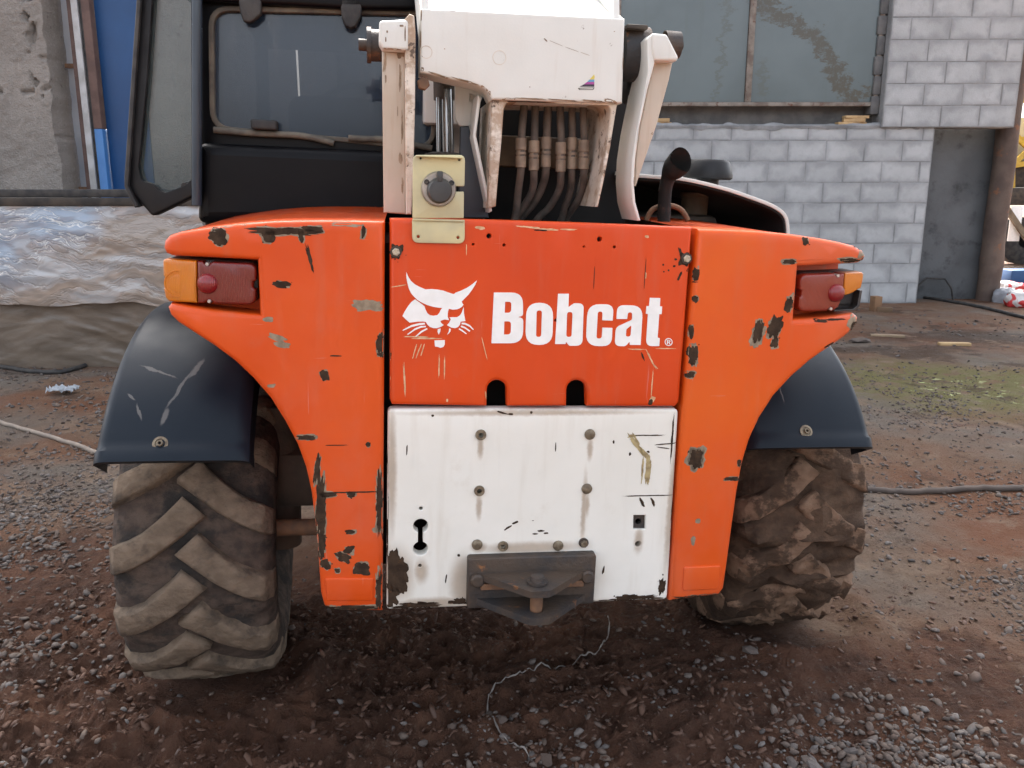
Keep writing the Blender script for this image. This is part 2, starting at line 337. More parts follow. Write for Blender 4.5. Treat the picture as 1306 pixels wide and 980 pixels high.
def tube_bm(bm, pts, rad, seg=10, cap=True):
    P = [Vector(p) for p in pts]; prev = None; up = Vector((0, 0, 1)); rings = []
    d0 = (P[1] - P[0]).normalized(); nrm = d0.orthogonal().normalized()
    for i, p in enumerate(P):
        d = ((P[i + 1] if i + 1 < len(P) else p) - (P[i - 1] if i else p)).normalized()
        nrm = (nrm - d * nrm.dot(d)).normalized(); b = d.cross(nrm); r = rad[i] if isinstance(rad, (list, tuple)) else rad
        cur = [bm.verts.new(p + (nrm * math.cos(2 * math.pi * k / seg) + b * math.sin(2 * math.pi * k / seg)) * r) for k in range(seg)]
        if prev:
            for k in range(seg): bm.faces.new((prev[k - 1], prev[k], cur[k], cur[k - 1]))
        prev = cur; rings.append(cur)
    if cap: bm.faces.new(rings[0][::-1]); bm.faces.new(rings[-1])
def tube(name, pts, rad, m, parent=None, seg=10, cap=True, smooth=50):
    bm = bmesh.new(); tube_bm(bm, pts, rad, seg, cap); return finish(name, bm, m, parent, smooth)
def lathe(name, prof, c, axis, m, parent=None, seg=28, smooth=40):   # prof: (distance along axis, radius)
    ax = Vector(axis).normalized(); n1 = ax.orthogonal().normalized(); n2 = ax.cross(n1); bm = bmesh.new(); prev = None; c = Vector(c)
    for a, r in prof:
        if r <= 1e-6: cur = [bm.verts.new(c + ax * a)]
        else: cur = [bm.verts.new(c + ax * a + (n1 * math.cos(2 * math.pi * k / seg) + n2 * math.sin(2 * math.pi * k / seg)) * r) for k in range(seg)]
        if prev:
            for k in range(seg):
                q = [prev[k - 1] if len(prev) > 1 else prev[0], prev[k] if len(prev) > 1 else prev[0], cur[k] if len(cur) > 1 else cur[0], cur[k - 1] if len(cur) > 1 else cur[0]]
                q = list(dict.fromkeys(q))
                if len(q) > 2: bm.faces.new(q)
        prev = cur
    return finish(name, bm, m, parent, smooth)
def plates(name, polys, y0, y1, m, parent):    # several flat pieces of one print, (x, z) outlines with holes
    bm = bmesh.new()
    for outl, holes in polys:
        ls = [outl if area2(outl) > 0 else outl[::-1]] + [h if area2(h) < 0 else h[::-1] for h in holes]
        pts = [Vector(q) for l in ls for q in l]; ed = []; k = 0
        for l in ls: ed += [(k + i, k + (i + 1) % len(l)) for i in range(len(l))]; k += len(l)
        ov, oe, of, *_ = delaunay_2d_cdt(pts, ed, [], 0, 1e-7)
        V = [bm.verts.new((p.x, y0, p.y)) for p in ov]
        for fa in of:
            c = sum((ov[i] for i in fa), Vector((0, 0))) / len(fa)
            if inside(c.x, c.y, ls[0]) and not any(inside(c.x, c.y, h) for h in ls[1:]): bm.faces.new([V[i] for i in fa])
        for l in ls:
            a = [bm.verts.new((x, y0, z)) for x, z in l]; b = [bm.verts.new((x, y1, z)) for x, z in l]
            for i in range(len(l)): bm.faces.new((a[i - 1], a[i], b[i], b[i - 1]))
    bmesh.ops.remove_doubles(bm, verts=bm.verts, dist=1e-7)
    return finish(name, bm, m, parent, 0)
from mathutils.bvhtree import BVHTree
def flakes(name, host, chips, m, lift, rag=.28, grow=0.0, satellites=0):
    """ragged flaked patches lying on the skin of a panel, moulded to it: each patch an object, the specks round them one mass"""
    bv = BVHTree.FromPolygons([v.co[:] for v in host.data.vertices], [p.vertices[:] for p in host.data.polygons]); r_ = random.Random(len(chips) * 7 + int(lift * 1e6)); jobs = [(c, rd, rot, 0) for c, rd, rot in chips]
    for c, rd, rot in chips:
        if satellites and min(rd[0], rd[2]) > .006:
            for k in range(r_.randint(0, satellites)): a = r_.uniform(0, 6.28); q = r_.uniform(1.1, 1.5); sz = r_.uniform(.0008, .0022); jobs.append(((c[0] + rd[0] * q * math.cos(a), c[1], c[2] + rd[2] * q * math.sin(a)), (sz, 1, sz * r_.uniform(.6, 1.5)), (0, r_.uniform(0, 3), 0), 1))
    sp = bmesh.new()
    for c, rd, rot, small in jobs:
        a, b = rd[0] * .93 + grow, rd[2] * .93 + grow; per = math.pi * (a + b); n = max(9, min(110, int(per / .0018))); ph = [r_.uniform(0, 50) for _ in range(2)]; mn = min(a, b); cr, sr = math.cos(rot[1]), math.sin(rot[1]); loop = []
        for i in range(n):
            t_ = 2 * math.pi * i / n; cx, cy = math.cos(t_), math.sin(t_); cx = math.copysign(abs(cx) ** .75, cx); cy = math.copysign(abs(cy) ** .75, cy)
            lo_ = float(fbm(np.array(cx * 1.1 + ph[0]), np.array(cy * 1.1 + ph[1]), 2)); L = max(a, b) / .010
            hi_ = float(fbm(np.array(cx * L + ph[1]), np.array(cy * L + ph[0]), 3, .6)); q = 1 + .55 * lo_ * min(1, mn / .004) + min(.5, .0075 / mn) * hi_ * rag / .28 * min(1, mn / .002)
            x, z = cx * a * q, cy * b * q; loop.append((c[0] + x * cr + z * sr, c[2] - x * sr + z * cr))
        if area2(loop) < 0: loop = loop[::-1]
        pts = [Vector(p) for p in loop]; g = .005; xs = [p[0] for p in loop]; zs = [p[1] for p in loop]
        for i in range(int((max(xs) - min(xs)) / g)):
            for j in range(int((max(zs) - min(zs)) / g)):
                x, z = min(xs) + g * (i + .5), min(zs) + g * (j + .5)
                if inside(x, z, loop): pts.append(Vector((x, z)))
        bm = sp if small else bmesh.new()
        ov, oe, of, *_ = delaunay_2d_cdt(pts, [(i, (i + 1) % n) for i in range(n)], [], 0, 1e-7); V = []
        for p in ov:
            h = bv.ray_cast(Vector((p.x, -.5, p.y)), Vector((0, 1, 0)), 1.0); V.append(bm.verts.new(h[0] + h[1] * (lift if h[1].y < 0 else -lift)) if h[0] is not None else None)
        for fa in of:
            cc = sum((ov[i] for i in fa), Vector((0, 0))) / len(fa)
            if all(V[i] is not None for i in fa) and inside(cc.x, cc.y, loop): bm.faces.new([V[i] for i in fa])
        if not small:
            bmesh.ops.delete(bm, geom=[v for v in bm.verts if not v.link_faces], context='VERTS')
            if bm.faces: finish(name, bm, m, host, 60)
            else: bm.free()
    bmesh.ops.delete(sp, geom=[v for v in sp.verts if not v.link_faces], context='VERTS')
    if sp.faces: finish('paint_specks', sp, m, host, 60, 'stuff')
    else: sp.free()
TAB = rng.random((256, 256))
def vn(x, y):                            # smooth value noise, vectorised
    xi = np.floor(x).astype(int); yi = np.floor(y).astype(int); fx = x - xi; fy = y - yi
    fx = fx * fx * (3 - 2 * fx); fy = fy * fy * (3 - 2 * fy); a = lambda i, j: TAB[(xi + i) & 255, (yi + j) & 255]
    return (a(0, 0) * (1 - fx) + a(1, 0) * fx) * (1 - fy) + (a(0, 1) * (1 - fx) + a(1, 1) * fx) * fy - .5
def fbm(x, y, o=4, g=.5):
    s = 0; k = 1.0
    for i in range(o): s = s + vn(x * 2 ** i + 17.3 * i, y * 2 ** i + 9.1 * i) * k; k *= g
    return s

# ------------------------------------------------------------------ ground
WL = (-.85, 2.16); WR = (.86, 2.49)
def hgt(x, y):
    x = np.asarray(x, float); y = np.asarray(y, float)
    far = np.clip((y - 5) / 4, 0, 1); near = np.exp(-((x + .7) / 1.15) ** 4 - ((y - 1.75) / .95) ** 4) * .9 + .25 * np.exp(-((x - .7) / .8) ** 2 - ((y - 2.0) / .5) ** 2)
    gr = np.exp(-((x - .9) / 1.1) ** 2 - ((y - 1.6) / .5) ** 2)
    h = .05 * fbm(x * .9 + 3, y * .9, 3) * (1 - .6 * far) + .016 * fbm(x * 5, y * 5, 3) * (1 - .7 * far)
    wx = x + .05 * fbm(x * 6 + 3, y * 6, 2); wy = y + .05 * fbm(x * 6, y * 6 + 8, 2)
    rid = 1 - np.abs(2 * vn(wx * 8 + 5, wy * 10 + 2)) * 1.8; rid2 = 1 - np.abs(2 * vn(wx * 19 + 1, wy * 23 + 7)) * 1.8; rid3 = 1 - np.abs(2 * vn(wx * 43 + 1, wy * 47 + 7)) * 1.8
    h = h + near * (.026 * rid + .020 * rid2 + .011 * rid3 + .022 * fbm(x * 14, y * 14, 3)) + (1 - far) * (.007 * fbm(x * 26, y * 26, 3) + (.004 + .006 * near) * np.abs(fbm(x * 60, y * 60, 3)) + .003 * fbm(x * 130, y * 130, 2)) - .03 * near
    h = h - .02 * np.exp(-((y - 1.5) / .22) ** 2) * np.exp(-((x - .2) / .8) ** 2)       # churned wheel rut in front of the hitch
    for (cx, cy) in (WL, WR):
        d2 = ((x - cx) / .24) ** 2 + ((y - cy) / .2) ** 2
        h = h * (1 - np.exp(-d2)) + .035 * np.exp(-(np.sqrt(d2) - 1.25) ** 2 / .06) * (.6 + fbm(x * 9, y * 9, 2))
    return h
def axis(a, b, fa, fb, fine, coarse, farlim):
    l = list(np.arange(fa, fb, fine)); x = fb; s = fine
    while x < b: l.append(x); s = min(s * 1.06, coarse if x < 12 else 1e9); x += s
    x = fa; s = fine
    while x > a: x -= s; l.append(x); s = min(s * 1.06, coarse if x > -8 else 1e9)
    return np.array(sorted(l))
gx = axis(-160, 160, -1.55, 1.55, .0065, .06, 0); gy = axis(-60, 300, 1.0, 2.6, .0065, .06, 0)
XX, YY = np.meshgrid(gx, gy); ZZ = hgt(XX, YY); nx, ny = len(gx), len(gy)
gm = bpy.data.meshes.new('ground'); vv = np.stack([XX, YY, ZZ], -1).reshape(-1, 3)
ii = np.arange((nx) * (ny)).reshape(ny, nx); q = np.stack([ii[:-1, :-1], ii[:-1, 1:], ii[1:, 1:], ii[1:, :-1]], -1).reshape(-1, 4)
gm.vertices.add(len(vv)); gm.vertices.foreach_set('co', vv.ravel()); gm.loops.add(q.size); gm.loops.foreach_set('vertex_index', q.ravel())
gm.polygons.add(len(q)); gm.polygons.foreach_set('loop_start', np.arange(0, q.size, 4)); gm.polygons.foreach_set('loop_total', np.full(len(q), 4)); gm.polygons.foreach_set('use_smooth', np.ones(len(q), bool)); gm.update(calc_edges=True); gm.validate()
ground = bpy.data.objects.new('ground', gm); COL.objects.link(ground); tag(ground, kind='structure')
t = newmat('site ground')
f1 = t.noise(1.1, detail=7, rough=.6); f2 = t.noise(7, detail=8, rough=.7); f3 = t.noise(40, detail=6, rough=.7)
dv = t.vmath('ADD', t.obj(), t.vmath('SCALE', t.vmath('SUBTRACT', t.noise(2.2, detail=6, rough=.65, col=True), (.5, .5, .5)), 1.1))
MUD, MUD2, RED, DUST, GREY, OLIVE = (.056, .0265, .0160), (.098, .049, .031), (.165, .074, .040), (.165, .107, .071), (.16, .135, .112), (.155, .14, .055)
col = t.mix(t.ramp(f1, .35, .65), RED, DUST)
col = t.mix(t.ramp(t.noise(.8, t.vmath('ADD', t.obj(), (7, 3, 0)), detail=6), .45, .65), col, GREY)
def zone(cs): return t.ell([((x, y, 0), (a, b, 50), (0, 0, R(rt))) for x, y, a, b, rt in cs], dv)
oc = GP(1225, 490)
col = t.mix(t.math('MULTIPLY', t.ramp(zone([(oc.x, oc.y, 1.25, 1.0, 0)]), 1.15, .4), t.ramp(f2, .34, .52)), col, OLIVE)
col = t.mix(t.math('MULTIPLY', t.ramp(zone([(oc.x, oc.y - .1, .7, .45, 10)]), 1.0, .2), t.ramp(t.noise(11, detail=8, rough=.75), .56, .62)), col, (.62, .68, .34))
col = t.mix(t.math('MULTIPLY', t.ramp(zone([(GP(1250, 430).x, GP(1250, 430).y, 1.2, .5, 0), (GP(1180, 440).x - .3, GP(1180, 480).y + 1, .6, .3, 0)]), 1.1, .5), .7), col, (.05, .032, .022))
col = t.mix(t.math('MULTIPLY', t.ramp(t.noise(2.6, detail=8, rough=.7), .52, .64), .75), col, (.23, .16, .112)); col = t.mix(t.math('MULTIPLY', t.ramp(t.noise(1.7, t.vmath('ADD', t.obj(), (3, 9, 0)), detail=8, rough=.7), .55, .66), .8), col, (.055, .034, .023))
mudm = t.ramp(zone([(-.6, 1.8, 1.25, 1.15, 0), (.35, 1.9, 1.0, .75, 0), (.1, 1.2, 1.3, .6, 0), (-1.6, 2.2, .9, 1.1, 0), (1.2, 2.0, .5, .35, 0)]), 1.15, .75)
mud = t.mix(t.ramp(f2, .38, .62), MUD, MUD2); mud = t.mix(t.math('MULTIPLY', t.ramp(t.noise(3.3, detail=7, rough=.65), .48, .62), .7), mud, (.135, .064, .038)); mud = t.mix(t.math('MULTIPLY', t.ramp(f3, .5, .75), .5), mud, (.125, .074, .050))
col = t.mix(mudm, col, mud)
col = t.mix(t.math('MULTIPLY', t.ramp(f3, .58, .7), .35), col, (.15, .122, .10)); col = t.mix(t.math('MULTIPLY', t.ramp(f3, .42, .3), .5), col, (.035, .024, .019))
t.bump(t.math('ADD', t.noise(55, detail=6, rough=.75), t.math('MULTIPLY', f2, .8)), 1.0, .03)
gm.materials.append(t.done(col, t.ramp(f2, .35, .65, .7, .95), spec=.18))

# ------------------------------------------------------------------ gravel and stones
def stone_shape(seed, sub=1):
    bm = bmesh.new(); bmesh.ops.create_icosphere(bm, subdivisions=1, radius=1); r_ = random.Random(seed)
    s = Vector((1, r_.uniform(.55, .9), r_.uniform(.3, .55))); pl = [(Vector((r_.gauss(0, 1), r_.gauss(0, 1), r_.gauss(0, 1))).normalized(), r_.uniform(.55, .85)) for _ in range(7)]
    for v in bm.verts:
        p = v.co * r_.uniform(.88, 1.08)
        for n_, d_ in pl:
            k = p.dot(n_) - d_
            if k > 0: p -= n_ * k
        v.co = Vector((p.x * s.x, p.y * s.y, p.z * s.z))
    return bm
t = newmat('crushed stone'); oi = t.new('ShaderNodeObjectInfo').outputs['Random']
geo = t.new('ShaderNodeNewGeometry').outputs['Random Per Island']; rv = t.math('FRACT', t.math('ADD', oi, geo))
cr_ = t.new('ShaderNodeValToRGB'); t.put(cr_.inputs[0], rv); e = cr_.color_ramp.elements
e[0].color = (.135, .115, .10, 1); e[1].color = (.105, .096, .092, 1)
for pos, c in ((.25, (.10, .072, .058)), (.45, (.155, .143, .135)), (.6, (.075, .067, .063)), (.8, (.145, .108, .084))): k = e.new(pos); k.color = (*c, 1)
col = t.mix(t.math('MULTIPLY', t.ramp(t.noise(60, detail=4), .4, .65), .5), cr_.outputs[0], (.075, .05, .038)); t.bump(t.noise(180, detail=5), .4, .003)
m_stone = t.done(col, .85, spec=.3)
shapes = []
for k in range(12):
    bm = stone_shape(k); me = bpy.data.meshes.new('stone'); bm.to_mesh(me); bm.free(); me.materials.append(m_stone); shapes.append(me)
ico = []
for k in range(12):                      # cheap 20-sided versions for the gravel mass
    bm = bmesh.new(); bmesh.ops.create_icosphere(bm, subdivisions=1, radius=1) if False else bmesh.ops.create_icosphere(bm, subdivisions=1, radius=1)
    bm.free(); r_ = np.random.default_rng(k); ph = (1 + 5 ** .5) / 2
    V = np.array([(-1, ph, 0), (1, ph, 0), (-1, -ph, 0), (1, -ph, 0), (0, -1, ph), (0, 1, ph), (0, -1, -ph), (0, 1, -ph), (ph, 0, -1), (ph, 0, 1), (-ph, 0, -1), (-ph, 0, 1)]) / 1.9
    V = V * r_.uniform(.7, 1.2, (12, 1)) * np.array([1, r_.uniform(.55, .9), r_.uniform(.26, .5)]); ico.append(V)
IF = np.array([(0, 11, 5), (0, 5, 1), (0, 1, 7), (0, 7, 10), (0, 10, 11), (1, 5, 9), (5, 11, 4), (11, 10, 2), (10, 7, 6), (7, 1, 8), (3, 9, 4), (3, 4, 2), (3, 2, 6), (3, 6, 8), (3, 8, 9), (4, 9, 5), (2, 4, 11), (6, 2, 10), (8, 6, 7), (9, 8, 1)])
def gdens(x, y):                         # where crushed stone lies on the site, 0..1
    G = lambda cx, cy, a, b: np.exp(-((x - cx) / a) ** 2 - ((y - cy) / b) ** 2)
    d = 1.5 * G(.95, 1.42, .85, .33) + .5 * G(.55, 1.75, .5, .3) + 1.2 * G(-2.2, 3.15, 1.2, .5) + .8 * G(-2.6, 5.2, 1.6, .7) + .8 * G(2.0, 3.6, .6, .4) + .7 * G(2.6, 3.4, 1.3, .3) + .5 * G(2.2, 2.7, 1.0, .5) + .55 * G(4.2, 8.2, 3, 1.1) + .35 * G(2.6, 5.4, .7, .6) + .18 * G(1.9, 2.4, .9, .5) + .45 * G(-1.25, 1.55, .3, .2) + .3 * G(-1.6, 2.3, .35, .3) + .5 * G(-3, 8, 3, 1.5) + .7 * G(1.5, 1.75, .5, .3)
    d = d + .10 * (np.abs(x) > 1.0) * (y < 7)
    return d * np.clip(.62 + 1.5 * fbm(x * 2.2 + 40, y * 2.2, 3), 0, 1.3)
def scatter(n, x0, x1, y0, y1, smin, smax, pw):
    x = rng.uniform(x0, x1, n); y = rng.uniform(y0, y1, n); k = rng.random(n) < gdens(x, y); x, y = x[k], y[k]
    s = smin + (smax - smin) * rng.random(len(x)) ** pw
    keep = np.ones(len(x), bool)
    for c in (WL, WR): keep &= ((x - c[0]) / .2) ** 2 + ((y - c[1]) / .17) ** 2 > 1
    return x[keep], y[keep], s[keep]
parts = [scatter(700, -.6, 2.3, 1.0, 2.4, .017, .027, 1.2), scatter(24000, -.9, 2.3, 1.0, 2.5, .006, .0175, 1.6), scatter(26000, -.9, 2.5, 1.0, 2.8, .003, .007, 1), scatter(24000, -4.0, -.9, 1.3, 4.4, .006, .017, 1.5), scatter(16000, -7, -.8, 2.4, 7, .009, .021, 1.5), scatter(34000, 1.0, 4.6, 2.2, 6.5, .005, .017, 2.2), scatter(9000, -7, 8, 6, 10, .01, .026, 1.8)]
# sparse loose crumbs everywhere
n0 = 9000; x = rng.uniform(-3.2, 3.6, n0); y = 1.0 + 5.5 * rng.random(n0) ** 1.3; parts.append((x, y, .0025 + .008 * rng.random(n0) ** 3))
sx = np.concatenate([p[0] for p in parts]); sy = np.concatenate([p[1] for p in parts]); ss = np.concatenate([p[2] for p in parts])
px_size = ss / np.hypot(np.hypot(sx, sy), CAMH); inview = np.abs(sx) < .6 * sy + .25
order = np.argsort(-px_size * inview); big = order[:290]; rest = order[290:]
V = []; F = []; base = 0; sz = hgt(sx, sy)
for k in range(12):
    idx = rest[k::12]; n_ = len(idx); a = rng.uniform(0, 6.283, n_); tl = rng.normal(0, .35, (n_, 2))
    p = ico[k][None] * ss[idx][:, None, None]
    p = np.stack([p[..., 0], p[..., 1] - tl[:, :1] * p[..., 2], p[..., 2] + tl[:, :1] * p[..., 1] + tl[:, 1:] * p[..., 0]], -1)
    c, s_ = np.cos(a)[:, None], np.sin(a)[:, None]
    p = np.stack([p[..., 0] * c - p[..., 1] * s_ + sx[idx][:, None], p[..., 0] * s_ + p[..., 1] * c + sy[idx][:, None], p[..., 2] + (sz[idx] + ss[idx] * .22)[:, None]], -1)
    V.append(p.reshape(-1, 3)); F.append((IF[None] + (base + np.arange(n_) * 12)[:, None, None]).reshape(-1, 3)); base += n_ * 12
V = np.concatenate(V); F = np.concatenate(F)
me = bpy.data.meshes.new('gravel'); me.vertices.add(len(V)); me.vertices.foreach_set('co', V.ravel()); me.loops.add(F.size); me.loops.foreach_set('vertex_index', F.ravel())
me.polygons.add(len(F)); me.polygons.foreach_set('loop_start', np.arange(0, F.size, 3)); me.polygons.foreach_set('loop_total', np.full(len(F), 3)); me.update(calc_edges=True); me.materials.append(m_stone)
gravel = bpy.data.objects.new('gravel', me); COL.objects.link(gravel); tag(gravel, 'loose grey brown crushed stone strewn over the muddy ground', 'gravel', kind='stuff')
nc = 30000; cx_ = rng.uniform(-1.9, 1.7, nc); cy_ = 1.0 + 1.9 * rng.random(nc) ** 1.2
mz = np.clip(np.exp(-((cx_ + .5) / 1.2) ** 2 - ((cy_ - 1.6) / .9) ** 2) + .25, 0, 1) * np.clip(.55 + 1.6 * fbm(cx_ * 3 + 11, cy_ * 3, 3), .12, 1)
kp = (rng.random(nc) < mz)
for c_ in (WL, WR): kp &= ((cx_ - c_[0]) / .19) ** 2 + ((cy_ - c_[1]) / .16) ** 2 > 1
cx_, cy_ = cx_[kp], cy_[kp]; cs = .0025 + .012 * rng.random(len(cx_)) ** 3; V2 = []; F2 = []; base2 = 0; cz_ = hgt(cx_, cy_)
for k in range(12):
    a_ = rng.uniform(0, 6.283, len(cx_[k::12])); n_ = len(a_); p = ico[k][None] * (cs[k::12][:, None, None] * np.array([1.25, 1, .9])); c, s_ = np.cos(a_)[:, None], np.sin(a_)[:, None]; tl = rng.normal(0, .5, (n_, 1))
    p = np.stack([p[..., 0], p[..., 1], p[..., 2] + tl * p[..., 0]], -1); p = np.stack([p[..., 0] * c - p[..., 1] * s_ + cx_[k::12][:, None], p[..., 0] * s_ + p[..., 1] * c + cy_[k::12][:, None], p[..., 2] + (cz_[k::12] + cs[k::12] * .1)[:, None]], -1)
    V2.append(p.reshape(-1, 3)); F2.append((IF[None] + (base2 + np.arange(n_) * 12)[:, None, None]).reshape(-1, 3)); base2 += n_ * 12
V2 = np.concatenate(V2); F2 = np.concatenate(F2)
t = newmat('damp mud crumbs'); gi = t.new('ShaderNodeNewGeometry').outputs['Random Per Island']; col = t.mix(gi, (.055, .027, .0165), (.105, .056, .036)); t.bump(t.noise(150, detail=3), .5, .003); m_clod = t.done(col, t.ramp(gi, 0, 1, .5, .85), spec=.4)
me = bpy.data.meshes.new('mud_crumbs'); me.vertices.add(len(V2)); me.vertices.foreach_set('co', V2.ravel()); me.loops.add(F2.size); me.loops.foreach_set('vertex_index', F2.ravel())
me.polygons.add(len(F2)); me.polygons.foreach_set('loop_start', np.arange(0, F2.size, 3)); me.polygons.foreach_set('loop_total', np.full(len(F2), 3)); me.update(calc_edges=True); me.materials.append(m_clod)
mc = bpy.data.objects.new('mud_crumbs', me); COL.objects.link(mc); tag(mc, 'dark damp mud crumbs churned up around the tyres', 'mud', kind='stuff')
for i in big:
    o = bpy.data.objects.new('stone', shapes[i % 12]); COL.objects.link(o); o.parent = ground
    o.location = (sx[i], sy[i], sz[i] + ss[i] * .2); o.scale = (ss[i] * 1.15,) * 3; o.rotation_euler = (rng.normal(0, .25), rng.normal(0, .25), rng.uniform(0, 6.28))

# ------------------------------------------------------------------ block building on the right
t = newmat('whitewashed block'); oi = t.new('ShaderNodeObjectInfo').outputs['Random']
pv = t.vmath('ADD', t.new('ShaderNodeNewGeometry').outputs['Position'], (3, 0, 0))
f = t.noise(2.2, pv, detail=7, rough=.65); f2 = t.noise(9, pv, detail=8, rough=.7)
col = t.mix(t.ramp(f, .3, .68), (.36, .37, .372), (.455, .465, .468)); col = t.mix(t.math('MULTIPLY', oi, .3), col, (.34, .348, .35))
sx_ = t.new('ShaderNodeSeparateXYZ'); t.put(sx_.inputs[0], t.obj()); ed = t.math('MAXIMUM', t.math('ADD', t.math('MULTIPLY', t.math('ABSOLUTE', sx_.outputs[0]), 1 / .196), -.0), t.math('ADD', t.math('MULTIPLY', t.math('ABSOLUTE', sx_.outputs[2]), .5 / .096), .5))
ed = t.math('ADD', ed, t.math('MULTIPLY', t.math('SUBTRACT', t.noise(6, pv, detail=6), .5), .9))
col = t.mix(t.math('MULTIPLY', t.ramp(ed, .62, 1.1), .5), col, (.17, .178, .183))   # the whitewash thins out towards the joints
col = t.mix(t.math('MULTIPLY', t.ramp(f2, .5, .75), .4), col, (.27, .27, .27))
t.bump(t.noise(60, pv, detail=7, rough=.7), .5, .008); m_block = t.done(col, .9, spec=.2)
t = newmat('grey mortar wash'); pv = t.new('ShaderNodeNewGeometry').outputs['Position']; f = t.noise(3, pv, detail=8, rough=.65)
col = t.mix(t.ramp(f, .3, .7), (.18, .184, .186), (.32, .325, .328)); t.bump(t.noise(50, pv, detail=7), .5, .01); m_mortar = t.done(col, .92, spec=.2)
m_plaster = simple('shade darkened plaster', (.085, .09, .094), (.125, .132, .138), 1.6, .85, bump=.3, bscale=30, bd=.01, spots=(4, (.04, .041, .043), .5, .75))  # the doorway's shade is put into this darkened plaster colour
m_darkblock = simple('bare dark block', (.10, .10, .10), (.16, .155, .15), 5, .9, bump=.5, bscale=40, bd=.01)
m_steel = simple('rusty window steel', (.13, .10, .08), (.24, .21, .18), 9, .7, spots=(16, (.10, .045, .025), .55, .65))
m_wood = simple('raw pine offcut', (.50, .34, .17), (.38, .25, .12), 14, .75, bump=.3, bscale=60)
m_roof = simple('grey roofing sheet', (.3, .3, .3), (.4, .4, .4), 3, .7)
t = newmat('grimy window glass'); f = t.noise(1.1, detail=6); col = t.mix(t.ramp(f, .35, .7), (.10, .126, .13), (.078, .10, .103))
sn = t.noise(1.0, t.scaled((7, 1, .5)), detail=6, rough=.7); col = t.mix(t.math('MULTIPLY', t.ramp(sn, .55, .72), .5), col, (.08, .10, .095))
p0 = WP(1060, 75, 10.05)
dvv = t.vmath('ADD', t.obj(), t.vmath('SCALE', t.vmath('SUBTRACT', t.noise(6, t.scaled((1, 1, 2.2)), detail=8, rough=.7, col=True), (.5, .5, .5)), .55))
def cw(u, v): p = WP(u, v, 10.05); return (p.x, 10.05, p.z)
e1 = t.ell([(cw(1015, 22), (.42, 9, .09), (0, R(28), 0)), (cw(1058, 60), (.28, 9, .10), (0, R(55), 0)), (cw(1078, 100), (.22, 9, .10), (0, R(50), 0)), (cw(985, 5), (.2, 9, .12), (0, R(30), 0)), (cw(1100, 122), (.2, 9, .08), (0, R(-25), 0))], dvv)
col = t.mix(t.math('MULTIPLY', t.ramp(e1, 1.2, .7), t.ramp(t.noise(14, detail=7, rough=.75), .34, .5)), col, (.05, .04, .022))
e2 = t.ell([(cw(925, 60), (.04, 9, .9), (0, R(4), 0)), (cw(978, 100), (.06, 9, .25), (0, 0, 0))], dvv); col = t.mix(t.math('MULTIPLY', t.ramp(e2, 1.2, .4), .6), col, (.07, .075, .06))
t.bsdf.inputs['Coat Weight'].default_value = .5; t.bsdf.inputs['Coat Roughness'].default_value = .03; m_winglass = t.done(col, .25, spec=.3)

YB = 10.12
bld = empty('block_building', (3, YB, 0), 'unfinished whitewashed concrete block building with large steel window', 'building')
def world_part(o, p): o.parent = p; o.matrix_parent_inverse = Matrix.Translation(-Vector(p.location)); return o
def bbox(name, lo, hi, m, par, bev=.004): return world_part(box(name, lo, hi, m, None, bev), par)
xr = WP(1180, 300, YB).x - .02; ztop = WP(900, 160, YB).z; xu0 = WP(1130, 80, YB).x; xu1 = WP(1291, 160, YB).x; zu = WP(1230, 163, YB).z
wl = bbox('lower_wall', (-2.2, YB, -.1), (xr, YB + .22, ztop), m_mortar, bld)
wu = bbox('upper_wall', (xu0, YB - .04, zu), (xu1, YB + .26, 4.4), m_mortar, bld)
bm = bmesh.new(); box_bm(bm, (-.196, -.0025, -.096), (.196, .02, .096), .002, None, 1); bme = bpy.data.meshes.new('block'); bmesh.ops.recalc_face_normals(bm, faces=bm.faces)
for fa in bm.faces: fa.smooth = False
bm.to_mesh(bme); bm.free(); bme.materials.append(m_block)
def lay(par, x0, x1, z0, z1, yb, half):
    rr_ = 0; z = z0
    while z + .1 < z1:
        x = x0 + (.22 if (rr_ + half) % 2 else .0) - .44; hh = min(.234, z1 - z)
        while x < x1:
            a, b = max(x, x0), min(x + .44, x1)
            if b - a > .08:
                o = bpy.data.objects.new('block', bme); COL.objects.link(o)
                o.location = ((a + b) / 2 + rng.normal(0, .002), yb + rng.normal(0, .001), z + hh / 2 + rng.normal(0, .002)); o.scale = ((b - a - .014) / .392, 1, (hh - .013) / .192)
                o.rotation_euler = (0, rng.normal(0, .003), 0); world_part(o, par)
                o.matrix_parent_inverse = Matrix.Translation(-Vector(bld.location)) if False else Matrix()
            x += .44
        z += .234; rr_ += 1
for par, a in ((wl, (1.2, xr - .004, 0.01, ztop - .005, YB, 0)), (wu, (xu0 + .004, xu1 - .004, zu + .004, 3.9, YB - .04, 1))): lay(par, *a)
bm = bmesh.new(); n_ = 220; xs_ = np.linspace(1.0, xu0 + .45, n_); hh_ = .018 + .05 * np.clip(fbm(xs_ * 6, xs_ * 0 + 2, 4) + .12, 0, 1); dp_ = .02 + .04 * np.clip(fbm(xs_ * 7, xs_ * 0 + 9, 4) + .1, 0, 1); rw_ = []
for i in range(n_): rw_.append([bm.verts.new(q_) for q_ in ((xs_[i], YB - .010, ztop - dp_[i] - .01), (xs_[i], YB - .014 - .01 * hh_[i] * 10, ztop - .004), (xs_[i], YB + .02, ztop + hh_[i] * .7), (xs_[i], YB + .05, ztop + .001))])
for a_, b_ in zip(rw_, rw_[1:]):
    for k in range(3): bm.faces.new((a_[k], a_[k + 1], b_[k + 1], b_[k]))
world_part(finish('mortar_bed', bm, m_mortar, None, 50), bld)
